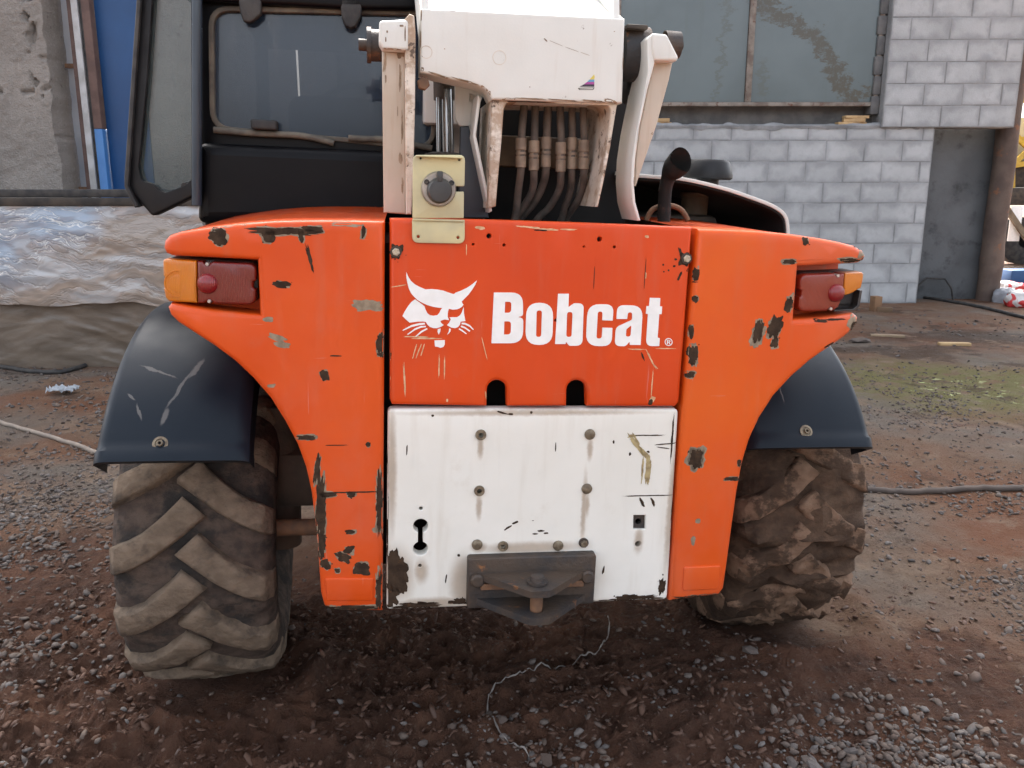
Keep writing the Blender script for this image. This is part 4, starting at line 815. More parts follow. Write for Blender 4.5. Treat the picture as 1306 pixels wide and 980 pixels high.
# lettering
def c2(l): return M2([(615 + x / 5.224, 360 + y / 5.224) for x, y, *_ in l])
def letter(pts, holes=()): 
    return (c2(fillet(pts, 6)), [c2(fillet(h, 5)) for h in holes])
LT = [letter([(78, 70, 3), (272, 70, 85), (272, 226, 60), (236, 233, 3), (274, 242, 70), (272, 408, 85), (62, 408, 3)], [[(153, 131, 3), (195, 131, 26), (193, 205, 26), (150, 205, 3)], [(148, 262, 3), (193, 262, 26), (190, 350, 28), (145, 350, 3)]]),
      letter([(296, 138, 88), (474, 139, 88), (468, 419, 88), (286, 419, 88)], [[(363, 189, 18), (399, 189, 18), (393, 366, 18), (359, 366, 18)]]),
      letter([(506, 78, 2), (578, 78, 2), (575, 168, 3), (612, 141, 30), (677, 143, 60), (668, 425, 75), (578, 425, 25), (558, 396, 3), (556, 413, 2), (486, 413, 2)], [[(566, 200, 17), (603, 200, 17), (596, 366, 17), (560, 366, 17)]]),
      letter([(704, 147, 85), (877, 149, 85), (870, 257, 3), (800, 255, 3), (803, 197, 16), (771, 197, 16), (761, 377, 18), (797, 377, 18), (801, 304, 3), (868, 306, 3), (863, 427, 85), (689, 427, 85)]),
      letter([(895, 246, 3), (900, 154, 75), (1072, 156, 75), (1056, 419, 3), (984, 419, 3), (983, 396, 3), (955, 428, 30), (883, 426, 62), (890, 302, 50), (999, 252, 16), (1000, 202, 15), (972, 202, 15), (966, 246, 3)], [[(995, 288, 4), (989, 364, 17), (957, 364, 17), (961, 314, 12)]]),
      letter([(1118, 105, 2), (1187, 107, 2), (1184, 162, 2), (1200, 163, 2), (1196, 214, 2), (1180, 214, 2), (1169, 372, 12), (1184, 374, 2), (1180, 426, 2), (1091, 428, 55), (1105, 213, 2), (1091, 211, 2), (1095, 160, 2), (1112, 161, 2)])]
LT.append((c2([(1243 + 26 * math.cos(a), 400 + 26 * math.sin(a)) for a in np.linspace(0, 6.2, 28)]), [c2([(1243 + 21 * math.cos(a), 400 + 21 * math.sin(a)) for a in np.linspace(0, 6.2, 28)])]))
LT.append((c2([(1233, 386), (1248, 386), (1254, 390), (1254, 398), (1248, 402), (1255, 415), (1249, 415), (1243, 403), (1238, 403), (1238, 415), (1232, 415)]), [c2([(1238, 390), (1247, 390), (1249, 394), (1247, 398), (1238, 398)])]))
plates('lettering', LT, .0002, .0021, m_decal, centre)
def c1(l): return M2([(500 + x / 8.908, 340 + y / 8.908) for x, y in l])
head = [(163,65),(185,118),(215,165),(260,205),(310,232),(350,248),(378,262),(450,258),(520,264),(580,275),(640,297),(690,313),(705,315),(720,300),(780,278),(850,245),(910,205),(965,160),(945,210),(910,265),(870,320),(820,370),(792,400),(800,418),(812,435),(795,458),(765,478),(740,488),(690,492),(645,482),(635,520),(632,570),(650,612),(600,603),(560,615),(550,625),(560,645),(588,668),(550,690),(510,703),(470,702),(430,688),(400,660),(385,632),(350,626),(290,628),(200,640),(160,605),(118,565),(140,520),(180,455),(220,405),(262,375),(300,402),(340,430),(370,455),(380,490),(400,530),(430,555),(470,562),(515,555),(540,525),(553,495),(572,472),(530,470),(470,460),(400,440),(340,412),(290,383),(255,350),(215,305),(190,250),(172,180),(163,120)]
cheek = [(815,465),(818,540),(834,622),(780,628),(772,660),(750,690),(715,703),(670,695),(625,668),(650,640),(668,605),(655,580),(690,578),(740,578),(775,555),(795,520),(805,485)]
wk = [[(118,725),(220,668),(310,645),(372,643),(375,660),(310,668),(220,690),(125,732)],[(172,772),(260,705),(330,678),(385,676),(385,690),(330,697),(260,725),(182,778)],[(262,798),(330,735),(395,702),(405,714),(340,750),(275,800)],[(520,715),(552,706),(548,740),(530,776),(517,745)],[(650,703),(668,712),(662,745),(626,778),(645,742)],
      [(792,640),(830,642),(885,668),(930,716),(920,722),(880,685),(830,662),(790,658)],[(788,672),(830,688),(890,732),(878,742),(825,704),(780,688)],[(765,703),(800,722),(850,764),(842,770),(800,742),(758,716)],[(483,842),(600,838),(600,885),(585,915),(550,926),(520,915),(488,910),(484,870)]]
plates('emblem', [(c1(head), []), (c1(cheek), [])] + [(c1(x), []) for x in wk], .0002, .0021, m_decal, centre)
# tail lights
def tail_light(par, A, mirror):
    """A: four photo corners of the lens (outer top, inner top, inner bottom, outer bottom)"""
    P = [MP(u, v, .012) for u, v in A]; ot, it, ib, ob = P
    def q(s, t_): a = ot.lerp(it, s); b = ob.lerp(ib, s); r = a.lerp(b, t_); return (r.x, r.z)
    def outl(s0, s1, n0, n1, rs=.06):   # lens outline with screw notches
        return None
    root = empty('tail_light', (0, 0, 0), parent=TH)
    W_ = (it - ot).length
    full = fillet([(*q(0, 0), .02), (*q(1, 0), .02), (*q(1, 1), .02), (*q(0, 1), .02)], 5)
    slab('housing', offset(full if area2(full) > 0 else full[::-1], -.002), .035, .085, .003, m_lamp, root, bend=bendf)
    nt_, nb_ = (.49, .51)
    sp = .378 if not mirror else .338
    if mirror: nt_, nb_ = .453, .52
    nd = .07; nw = .05
    top_n = [q(nt_ + k * nw / 3, nd * math.cos(k / 3 * 1.57) ** .7 + .0) for k in (-3, -2, -1, 0, 1, 2, 3)]
    bot_n = [q(nb_ + k * nw / 3, 1 - nd * math.cos(k / 3 * 1.57) ** .7) for k in (3, 2, 1, 0, -1, -2, -3)]
    rnd = lambda l: fillet([(*p_, r_) for p_, r_ in l], 5)
    red = rnd([(q(sp, 0), 0)] + [(p_, 0) for p_ in top_n] + [(q(1, 0), .022), (q(1, .40), .004), (q(.972, .45), .004), (q(.972, .58), .004), (q(1, .62), .004), (q(1, 1), .022)] + [(p_, 0) for p_ in bot_n] + [(q(sp, 1), 0)])
    mr = m_redR if mirror else m_red
    if not mirror:
        amb = rnd([(q(0, .04), .012), (q(.03, 0), .012), (q(sp - .004, 0), 0), (q(sp - .004, 1), 0), (q(.06, 1), .012), (q(.02, .93), .01), (q(0, .72), .006), (q(.025, .60), .006), (q(.025, .48), .006), (q(0, .40), .006)])
        slab('amber_lens', amb, .006, .045, .006, m_amber, root, grid=.02, bend=bendf)
        c = q(.17, .56); lathe('lens_ring', [(.003, .029), (-.001, .0285), (-.001, .026), (.0005, .025), (.0005, .019), (-.001, .0185), (-.0015, .015), (-.001, 0)], (c[0], .0055 + 1.1 * max(0, abs(c[0]) - .6) ** 2, c[1]), (0, 1, 0), m_amber, root, 28)
        slab('red_lens', red, .006, .045, .006, mr, root, grid=.02, bend=bendf)
    else:                                # broken: the lower outer corner of the amber lens is gone and the red lens end is chipped away
        amb = [q(sp - .004, 0), q(.05, 0), q(.012, .05), q(.01, .22), q(.03, .43), q(.10, .47), q(.16, .53), q(.24, .575), q(sp - .004, .60)]
        slab('amber_lens', amb, .006, .045, .004, m_amber, root, bend=bendf)
        red = rnd([(q(sp, 0), 0)] + [(p_, 0) for p_ in top_n] + [(q(1, 0), .022), (q(1, .40), .004), (q(.975, .45), .004), (q(.975, .58), .004), (q(1, .62), .004), (q(1, 1), .022)] + [(p_, 0) for p_ in bot_n] + [(q(.45, .97), 0), (q(.40, .92), 0), (q(.37, .80), 0), (q(sp, .62), 0)])
        slab('red_lens', red, .006, .045, .006, mr, root, grid=.02, bend=bendf)
        slab('bulb_holder', fillet([(*q(.06, .55), .005), (*q(.40, .62), .005), (*q(.36, .90), .005), (*q(.08, .92), .005)], 3), .03, .05, .006, m_rubber, root, bend=bendf)
        slab('broken_rim', [q(-.02, .50), q(.03, .50), q(.05, .9), q(.12, .985), q(.45, .985), q(.45, 1.03), q(.08, 1.03), q(0, .92)], .010, .04, .002, m_lamp, root, bend=bendf)
    c = q(.494 if not mirror else .466, .52); rr = .0215
    yb_ = .006 + 1.1 * max(0, abs(c[0]) - .6) ** 2
    lathe('reflector', [(.004, rr), (-.004, rr * .97), (-.010, rr * .75), (-.0135, rr * .4), (-.0145, 0)], (c[0], yb_, c[1]), (0, 1, 0), m_refl, root, 24)
    for s, t_ in ((nt_, .06), (nb_, .94)): c = q(s, t_); yb_ = .022 + 1.1 * max(0, abs(c[0]) - .6) ** 2; lathe('screw', [(.02, .0042), (-.004, .0042), (-.006, .003), (-.006, 0)], (c[0], yb_ - .012, c[1]), (0, 1, 0), m_screw, root, 10)
    return root
tail_light(cowlL, [(201.5, 332), (327, 336.5), (326, 389), (203, 387.5)], False)
tail_light(cowlR, [(1112, 348.5), (1020, 350), (1017, 397.5), (1107, 397)], True)['label'] = 'broken tail light with part of its amber lens missing'
# fenders
def fender(xi, xo, ybase, zb_, cy_, cz_, Rf):
    root = empty('fender', (0, 0, 0), parent=TH); s = 1 if xo > xi else -1; W_ = abs(xo - xi); bm = bmesh.new(); rows = []
    t0 = math.asin(max(-1, min(1, (zb_ - cz_) / Rf))); prof = []
    for k in range(7): a_ = k / 6 * math.pi / 2; prof.append((W_ - .035 + .035 * math.cos(a_), -.05 + .05 * math.sin(a_)))      # outer rounded edge
    prof = [(W_, -.13)] + prof + [(W_ * .7, .004), (W_ * .4, .005), (.03, .0)] + [(.012, -.006), (0, -.02), (0, -.09)]
    angs = [t0 - .035, t0 - .035, t0 + .012, t0 + .03] + list(np.linspace(t0 + .06, R(118), 26)); ex = [-.02, .006, .006, 0] + [0] * 26
    for a_, e_ in zip(angs, ex):
        row = []
        for wx, dr in prof:
            dd = dr + (e_ if dr > -.08 else 0); rad = Rf + dd; ww = wx + (.002 if e_ > 0 else 0) * (1 if wx > W_ * .5 else -1)
            shr = 1 - .10 * max(0, (a_ - t0)) * (wx / W_)
            row.append(bm.verts.new((xi + s * ww * shr, cy_ - rad * math.cos(a_), cz_ + rad * math.sin(a_))))
        rows.append(row)
    for a_, b_ in zip(rows, rows[1:]):
        for i in range(len(prof) - 1):
            bm.faces.new((a_[i], a_[i + 1], b_[i + 1], b_[i]))
    bmesh.ops.remove_doubles(bm, verts=bm.verts, dist=1e-6)
    return finish('fender', bm, m_blackplastic, None, 35), root, t0
def make_fender(xi, xo, bolt_px, cy_, cz_, Rf, zb_):
    o, root, t0 = fender(xi, xo, 0, zb_, cy_, cz_, Rf); bpy.data.objects.remove(root); o.parent = TH
    u, v = bolt_px; best = None
    for k in range(60):
        a_ = t0 + k * .01; y = cy_ - Rf * math.cos(a_); p = MP(u, v, y); d_ = abs(p.z - (cz_ + Rf * math.sin(a_)))
        if best is None or d_ < best[0]: best = (d_, p, a_)
    p, a_ = best[1], best[2]; ax = (0, math.cos(a_), -math.sin(a_))
    lathe('bolt', [(.004, .017), (-.006, .0165), (-.007, .011), (-.005, .010), (-.005, .007), (-.012, .0065), (-.012, .0035), (-.004, .003), (-.004, 0)], p, ax, m_bolt, o, 18)
    return o
m_scrL = [chip(*a_) for a_ in [(215, 510, 5, 60, 32), (202, 540, 9, 22, 20), (232, 488, 7, 30, 35), (180, 492, 60, 3, 14), (152, 520, 14, 3, 30), (167, 535, 4, 24, -25)]]
make_fender(-.637, -.962, (205, 567), .47, .50, .53, .766)
make_fender(.56, .905, (1027, 551), .56, .50, .53, .752)
# scuffs on the left fender are part of its plastic
t = newmat('scuffed fender plastic'); f = t.ramp(t.noise(4, detail=6), .35, .65); col = t.mix(f, (.004, .008, .014), (.006, .011, .018)); col = t.mix(t.math('MULTIPLY', t.ramp(t.noise(9, detail=8, rough=.7), .55, .85), .4), col, (.03, .032, .035))
dv = t.vmath('ADD', t.obj(), t.vmath('SCALE', t.vmath('SUBTRACT', t.noise(40, detail=5, col=True), (.5, .5, .5)), .012)); scu = [chip(*a_) for a_ in [(1000, 516, 44, 2, -4), (1037, 522, 2, 26), (1065, 480, 30, 1.5, -18)]]
e_ = t.ell([((c[0], 0, c[2]), (r[0], 5, r[2]), rt) for c, r, rt in m_scrL + scu], dv); col = t.mix(t.math('MULTIPLY', t.ramp(e_, 1.1, .6), .7), col, (.13, .125, .12)); t.bump(t.noise(500), .2, .0008); msc = t.done(col, t.ramp(t.noise(8), .3, .7, .36, .52), spec=.2)
for o in TH.children:
    if o.name.startswith('fender') and o.type == 'MESH': o.data.materials[0] = msc
# wheels
def wheel(cx, cy_, cz_, ms, caked, steer=0):
    root = empty('wheel', (cx, cy_, cz_), parent=TH); root.rotation_euler = (0, 0, steer); root.scale = (1.22, .97, .97); m_t, m_l = ms; bm = bmesh.new()
    prof = [(-.10, .20), (-.125, .215), (-.15, .26), (-.158, .31), (-.153, .35), (-.140, .375), (-.12, .386), (-.09, .391), (-.06, .393), (-.03, .394), (0, .395), (.03, .394), (.06, .393), (.09, .391), (.12, .386), (.140, .375), (.153, .35), (.158, .31), (.15, .26), (.125, .215), (.10, .20)]
    n_ = 150; rows = []
    for k in range(n_):
        a_ = 2 * math.pi * k / n_; row = []
        for x, r_ in prof:
            nz = float(fbm(np.array(x * 14 + 3 + 40 * caked), np.array(k * .21 if k < n_ - 8 else k * .21 - (k - n_ + 8) / 8 * n_ * .21), 3)); tr = min(1, max(0, (r_ - .33) / .05))
            r2 = r_ + tr * (nz * (.014 if not caked else .065) + (.014 if caked else .0)); row.append(bm.verts.new((x * (1 + .02 * nz), -r2 * math.cos(a_), r2 * math.sin(a_))))
        rows.append(row)
    for k in range(n_):
        for i in range(len(prof) - 1): bm.faces.new((rows[k - 1][i], rows[k - 1][i + 1], rows[k][i + 1], rows[k][i]))
    finish('tyre', bm, m_t, root, 50)
    def lug(s):
        bm = bmesh.new(); prev = None; path = [(.0, 0.0, .4215), (.025, -.075, .4205), (.055, -.155, .419), (.09, -.235, .4165), (.12, -.285, .412), (.145, -.315, .405), (.160, -.328, .375), (.163, -.332, .33)]
        for j, (x, a_, rt_) in enumerate(path):
            pa, pb = path[max(j - 1, 0)], path[min(j + 1, 7)]; tx, ts = pb[0] - pa[0], (pb[1] - pa[1]) * .42; tn = math.hypot(tx, ts); lean = -ts / tn * max(0, 1 - j / 4.5)
            hw = .080 + .008 * j / 7; cur = []; base_r = .383 if j < 5 else (.37, .34, .30)[j - 5]; bx = x if j < 6 else x - .012
            for da, rr, bx_ in ((-hw - .018, base_r, bx), (-hw, rt_ - .004, x), (-hw + .012, rt_, x), (hw - .012, rt_, x), (hw, rt_ - .004, x), (hw + .018, base_r, bx)):
                an = a_ + da * (1 - .35 * lean); jit = random.uniform(-.0012, .0012) * (4 if caked else 1); cur.append(bm.verts.new((s * (bx_ + .42 * da * lean * .8 - .006), -(rr + jit) * math.cos(an), (rr + jit) * math.sin(an))))
            if prev:
                for i in range(5): bm.faces.new((prev[i], prev[i + 1], cur[i + 1], cur[i]))
            else: bm.faces.new(cur)
            prev = cur
        bm.faces.new(prev); bmesh.ops.recalc_face_normals(bm, faces=bm.faces)
        bmesh.ops.subdivide_edges(bm, edges=bm.edges[:], cuts=2, use_grid_fill=True)
        for v in bm.verts: 
            nz = float(fbm(np.array(v.co.x * 60 + 7), np.array(v.co.z * 60 + v.co.y * 45), 3)); rad = Vector((0, v.co.y, v.co.z)).normalized(); v.co += rad * nz * (.005 if not caked else .020)
        for fa in bm.faces: fa.smooth = True
        me = bpy.data.meshes.new('tread_lug'); bm.to_mesh(me); bm.free(); me.materials.append(m_l); return me
    N = 14
    for s, off in ((-1, .06), (1, .06 + math.pi / N)):
        me = lug(s)
        for k in range(N):
            o = bpy.data.objects.new('tread_lug', me); COL.objects.link(o); o.parent = root; o.rotation_euler = (-(off + 2 * math.pi * k / N), 0, 0)
    s = 1 if cx < 0 else -1
    lathe('rim', [(.10, .205), (.09, .18), (.02, .17), (.0, .12), (.02, .0)], (0, 0, 0), (s, 0, 0), m_rust, root, 28)
    return root
xw = (MP(140, 650, .12).x + MP(336, 650, .12).x) / 2
wheel(xw - .02, .53, .385, (m_tyre, m_lug), 0, R(2))['label'] = 'tyre with clear dusty tread lugs'
wheel(MP(1112, 650, .18).x - .155, .59, .442, (m_tyreR, m_lugR), 1, R(-3))['label'] = 'tyre caked in reddish clay'
ax = empty('rear_axle', (0, 0, 0), parent=TH); m_axle = simple('dirty axle casting', (.10, .065, .045), (.055, .04, .03), 8, .8, bump=.5, bscale=40, bd=.01)
box('axle_beam', (-.66, .40, .48), (.66, .56, .64), m_axle, ax, .03); tube('steering_rod', [(-.66, .30, .47), (.0, .28, .48), (.66, .32, .50)], .022, m_rust, ax, 12)
tube('kingpin', [(-.62, .46, .36), (-.62, .46, .76)], .05, m_axle, ax, 16); tube('kingpin', [(.61, .52, .38), (.61, .52, .80)], .05, m_axle, ax, 16)
# hitch
hp = [MP(u, v, 0) for u, v in ((596, 707), (758, 704), (756, 766), (597, 770))]; hz1, hz0 = (hp[0].z + hp[1].z) / 2, (hp[2].z + hp[3].z) / 2; hx0, hx1 = hp[0].x, hp[1].x; hc = MP(686, 740, -.09).x
hitch = empty('tow_hitch', (0, 0, 0), parent=TH); hw = []
slab('back_plate', fillet([(hx0, hz0, .006), (hx1, hz0, .006), (hx1, hz1, .006), (hx0, hz1, .006)], 2), -.022, .006, .004, m_hitch, hitch)
def jaw(name, z, th, nose, half):
    bm = bmesh.new(); o2 = fillet([(hx0 + .02, -.02, 0), (hc - .022, -nose, .02), (hc + .022, -nose, .02), (hx1 - .02, -.02, 0)], 5); vs2 = []
    hole = circle(hc, -nose + .042, .016, 16); pts = [Vector(q_) for q_ in o2] + [Vector(q_) for q_ in hole]; n1 = len(o2)
    for zz in (z, z + th):
        ov, oe, of, orig, *_ = delaunay_2d_cdt(pts, [(i, (i + 1) % n1) for i in range(n1)] + [(n1 + i, n1 + (i + 1) % 16) for i in range(16)], [], 0, 1e-7); V_ = [bm.verts.new((p.x, p.y, zz)) for p in ov]
        for fa in of:
            c = sum((ov[i] for i in fa), Vector((0, 0))) / len(fa)
            if inside(c.x, c.y, o2) and not inside(c.x, c.y, hole): bm.faces.new([V_[i] for i in fa])
    for l in (o2, hole):
        a_ = [bm.verts.new((x, y, z)) for x, y in l]; b_ = [bm.verts.new((x, y, z + th)) for x, y in l]
        for i in range(len(l)): bm.faces.new((a_[i - 1], a_[i], b_[i], b_[i - 1]))
    bmesh.ops.remove_doubles(bm, verts=bm.verts, dist=1e-6); return finish(name, bm, m_hitch, hitch, 30)
jz1 = hz1 - .036; jz0 = hz0 + .022; jaw('upper_jaw', jz1 - .016, .016, .125, .1); jaw('lower_jaw', jz0 - .012, .016, .130, .1)
slab('centre_rib', [(hx0 + .03, (hz0 + hz1) / 2 - .012), (hx1 - .03, (hz0 + hz1) / 2 - .012), (hx1 - .03, (hz0 + hz1) / 2 + .004), (hx0 + .03, (hz0 + hz1) / 2 + .004)], -.034, -.02, .003, m_rust, hitch)
pyy = -.125 + .042
pin = tube('hitch_pin', [(hc, pyy, jz0 - .02), (hc, pyy, jz1 + .006)], .0145, m_rust, hitch, 18)
lathe('pin_head', [(0, .024), (.005, .024), (.005, .017), (.016, .015), (.018, .010), (.018, 0)], (hc, pyy, jz1 + .001), (0, 0, 1), m_hitch, hitch, 18); lathe('pin_end', [(-.012, 0), (-.012, .016), (0, .02), (.0, 0)], (hc, pyy, jz0 - .014), (0, 0, 1), m_rust, hitch, 14)
for x in (hx0 + .022, hx1 - .022): lathe('hitch_bolt', [(0, .016), (-.012, .016), (-.016, .012), (-.016, 0)], (x, -.022, (hz0 + hz1) / 2 + .012), (0, 1, 0), m_hitch, hitch, 16)
# trailer socket on its zinc bracket
def b5(x, y, ym=-.012): p = MP(520 + x / 7, 180 + y / 7, ym); return (p.x, p.z)
sk = empty('trailer_socket', (0, 0, 0), parent=TH)
slab('bracket_plate', fillet([(*b5(45, 125), .012), (*b5(512, 125), .012), (*b5(506, 405), .003), (*b5(420, 405), .003), (*b5(420, 452), .003), (*b5(502, 452), .003), (*b5(500, 690), .002), (*b5(42, 690), .002)], 4), -.014, -.010, .0015, m_zinc, sk, [circle(*b5(115, 155), .0022, 8), circle(*b5(460, 170), .0022, 8)])
slab('bracket_foot', fillet([(*b5(40, 700), .002), (*b5(512, 704), .002), (*b5(512, 920), .014), (*b5(40, 912), .014)], 4), -.007, -.002, .0015, m_zinc, sk, [circle(*b5(96, 856), .0032, 10), circle(*b5(450, 865), .0032, 10)])
a_, b_ = b5(42, 695), b5(505, 697); box('bracket_fold', (a_[0], -.0135, a_[1] - .004), (b_[0], -.004, a_[1] + .001), m_zinc, sk, .002)
a_, b_ = b5(48, 128), b5(510, 132); box('top_lip', (a_[0] + .006, -.034, a_[1] - .003), (b_[0] - .006, -.0145, a_[1] - .0005), m_zinc, sk, .001)
c = b5(275, 430); lathe('socket_ring', [(.0, .0365), (-.006, .036), (-.012, .033), (-.012, .0)], (c[0], -.014, c[1]), (0, 1, 0), m_socketring, sk, 32)
cap = lathe('socket_cap', [(0, .0265), (-.016, .0255), (-.022, .022), (-.024, .0)], (c[0] + .001, -.026, c[1] - .003), (0, 1, 0), m_socket, sk, 32)
box('cap_hinge', (c[0] - .0055, -.05, c[1] + .014), (c[0] + .0065, -.026, c[1] + .036), m_socket, sk, .003)
for dx in (-.0255, .026): lathe('socket_screw', [(0, .0055), (-.003, .0055), (-.003, .0035), (0, .003), (0, 0)], (c[0] + dx, -.026, c[1] + .0135), (0, 1, 0), m_hitch, sk, 10)
# ------------------------------------------------------------------ boom root, yoke, towers, hoses
def z3(l, ym): return M2([(460 + x / 2.968, y / 2.968) for x, y, *_ in l], ym)
def p3(x, y, ym): return MP(460 + x / 2.968, y / 2.968, ym)
YP = .10
boom = empty('boom', (0, 0, 0), parent=TH)
rp = smoothline([(225, 273), (330, 298), (420, 318), (455, 330), (480, 347), (492, 368), (497, 378)], 4)
slab('rear_plate', z3([(226, 31), (1001, 69), (991, 392), (700, 384)] + [(p.x, p.y) for p in rp[::-1]], YP), YP, YP + .10, .006, m_boom, boom, back=True, grid=.05)
m_grime = simple('brown grime', (.34, .25, .17), (.16, .11, .07), 40, .8)
def g3(x, y, w_, h_, rot=0): return chip(460 + x / 2.968, y / 2.968, w_ / 2.968, h_ / 2.968, rot, YP)
flakes('grime_patch', bpy.data.objects[boom.children[0].name], [g3(*q_) for q_ in ((560, 377, 60, 10, -4), (640, 374, 120, 5, 0), (760, 379, 130, 5, 1), (880, 383, 90, 6, 2), (950, 384, 50, 12, 10), (232, 262, 14, 12), (300, 286, 90, 6, 14), (400, 308, 90, 7, 12), (470, 335, 30, 8, 35), (488, 362, 8, 30, 0), (230, 60, 5, 40), (228, 150, 4, 60), (995, 200, 4, 120), (330, 38, 60, 4, 3), (700, 152, 16, 5, 40), (740, 165, 60, 1.5, 18), (800, 188, 60, 1.5, 16), (850, 205, 40, 1.5, 15), (318, 186, 6, 5), (960, 120, 5, 4), (640, 330, 5, 4))], m_grime, .0005, .3, 0, 0)
inner = [(p.x, p.y) for p in smoothline([(512, 782), (520, 680), (533, 540), (540, 440), (545, 405), (562, 388), (600, 383), (750, 385), (900, 392), (930, 396), (943, 412), (945, 440), (930, 560), (908, 690), (890, 784)], 3)]
slab('yoke', z3([(497, 376)] + [(492, 500), (487, 640), (484, 790)] + inner + [(899, 784), (920, 690), (945, 560), (972, 393)], YP + .012), YP + .012, YP + .24, .004, m_edge, boom, back=True)
a_ = p3(226, 31, YP); b_ = p3(1001, 69, YP); bm = bmesh.new(); V = []
for dy, dz in ((.004, -.002), (.16, .065), (.45, .20), (.45, .12), (.10, -.06)): V.append([bm.verts.new((x, YP + dy, z + dz)) for x, z in ((a_.x + .002, a_.z), (b_.x - .002, b_.z))])
for k in range(5): bm.faces.new((V[k - 1][0], V[k - 1][1], V[k][1], V[k][0]))
bm.faces.new([v[0] for v in V]); bm.faces.new([v[1] for v in V]); finish('sloped_top_plate', bm, m_boom, boom, 0)
for x0, x1 in ((226, 262), (958, 988)):
    l = p3(x0, 25, YP); r_ = p3(x1, 60, YP); z_ = a_.z if x0 < 500 else b_.z; bm = bmesh.new(); V = []
    for dy, dz in ((.006, .0), (.03, .09), (.46, .32), (.46, .20)): V.append([bm.verts.new((x, YP + dy, z_ + dz)) for x in (l.x + .003, r_.x - .003)])
    for k in range(4): bm.faces.new((V[k - 1][0], V[k - 1][1], V[k][1], V[k][0]))
    bm.faces.new([v[0] for v in V]); bm.faces.new([v[1] for v in V]); finish('side_fin', bm, m_boom, boom, 0)
o_ = p3(855, 5, YP + .2); box('top_hole_box', (o_.x - .03, YP + .20, o_.z - .03), (o_.x + .03, YP + .25, o_.z + .06), m_inner, boom, .004)  # dark box stands in for a hole in the boom top
box('boom_tube', (a_.x + .03, YP + .46, a_.z - .20), (b_.x - .03, 2.4, a_.z + .12), m_boom, boom, .01)
o_ = p3(238, 315, YP + .01); hexb(o_.x, o_.z, .014, YP + .03, m_rust, boom, 'stop_bolt', .02)
for x, y, r_ in ((248, 198, 21), (525, 219, 24)):
    c = p3(x, y, YP); k_ = r_ / 2.968 / 545; lathe('ring_mark', [(0, k_), (-.0006, k_), (-.0006, k_ - .0011), (0, k_ - .0011)], (c.x, YP, c.z), (0, 1, 0), m_edge, boom, 32)
sail = [((883, 283), (886, 290), (884, 302), (866, 302), .62, (.62, .50, .10)), ((866, 302), (884, 302), (884, 311), (857, 311), 0, (.10, .30, .48)), ((857, 311), (884, 311), (884, 320), (845, 320), 0, (.35, .05, .25)), ((845, 320), (884, 320), (884, 329), (828, 329), 0, (.03, .02, .04))]
for k, s_ in enumerate(sail): plates('sail_stripe', [(z3(s_[:4], YP), [])], YP - .0007, YP + .0005, simple('sail stripe %d' % k, s_[5], s_[5], 5, .4), boom)
plates('sail_stripe', [(z3([(822, 334), (885, 332), (880, 341), (828, 341)], YP), [z3([(826, 336), (882, 334), (878, 339), (830, 339)], YP)])], YP - .0007, YP + .0005, m_inner, boom)
o_ = p3(715, 580, YP + .30); box('cross_member', (p3(520, 580, .4).x, YP + .27, p3(700, 638, .38).z), (p3(905, 580, .4).x, YP + .34, p3(700, 520, .38).z), m_brownbar, TH, .008)
box('dark_backdrop', (p3(440, 500, .5).x, .47, 1.10), (p3(1010, 500, .5).x, .50, 1.66), m_hole, TH, .004)  # added black plate stands for the shade behind the yoke
# towers
tl = empty('boom_tower', (0, 0, 0), parent=TH)
g = lambda l: z3(l, .10)
slab('side_plate', z3([(167, 72), (185, 52), (203, 60), (208, 120), (206, 400), (200, 640), (192, 812), (172, 812), (168, 300)], .09), .09, .30, .004, m_edge, tl, back=True)
slab('rear_flange', z3([(80, 185), (168, 185), (172, 812), (87, 806)], .12), .12, .135, .004, m_beige, tl, back=True)
slab('pin_boss', fillet([(x, z, .008) for x, z in z3([(70, 78), (180, 74), (180, 192), (84, 186), (68, 160)], .085)], 3), .085, .27, .006, m_boom, tl, back=True)
pc = p3(30, 172, .17)
lathe('pivot_pin', [(-.018, 0), (-.018, .0125), (0, .0125), (0, .037), (.009, .037), (.009, .033), (.05, .033)], (p3(24, 172, .17).x, .17, pc.z), (1, 0, 0), m_hitch, tl, 20)
def g4(x, y, w_, h_, rot=0): return chip(460 + x / 2.968, y / 2.968, w_ / 2.968, h_ / 2.968, rot, .12)
for host in tl.children:
    if host.name.startswith('rear_flange'): flakes('grime_patch', host, [g4(*q_) for q_ in ((150, 205, 26, 30), (92, 240, 12, 70, 3), (150, 300, 10, 90), (157, 480, 8, 120), (152, 600, 14, 40), (158, 700, 8, 60), (120, 196, 60, 10), (95, 300, 6, 30), (140, 420, 3, 40))], m_grime, .0005, .3)
    if host.name.startswith('pin_boss'): flakes('grime_patch', host, [chip(460 + x / 2.968, y / 2.968, w_ / 2.968, h_ / 2.968, 0, .085) for x, y, w_, h_ in ((155, 98, 18, 10), (100, 120, 8, 12), (120, 185, 70, 6), (95, 150, 5, 20), (168, 130, 5, 60))], m_grime, .0005, .3)
tr_ = empty('boom_tower', (0, 0, 0), parent=TH)
slab('side_plate', z3([(1085, 148), (1100, 132), (1115, 135), (1113, 240), (1086, 340), (1056, 480), (1040, 600), (1034, 690), (1040, 765), (1060, 836), (1048, 836), (1029, 770), (1023, 690), (1028, 600), (1043, 500), (1070, 370), (1088, 270)], .09), .09, .22, .003, m_boom, tr_, back=True)
slab('rear_flange', z3([(1113, 228), (1182, 232), (1168, 300), (1122, 470), (1062, 645), (1042, 705), (1042, 600), (1058, 480), (1087, 340)], .12), .12, .135, .003, m_beige, tr_, back=True)
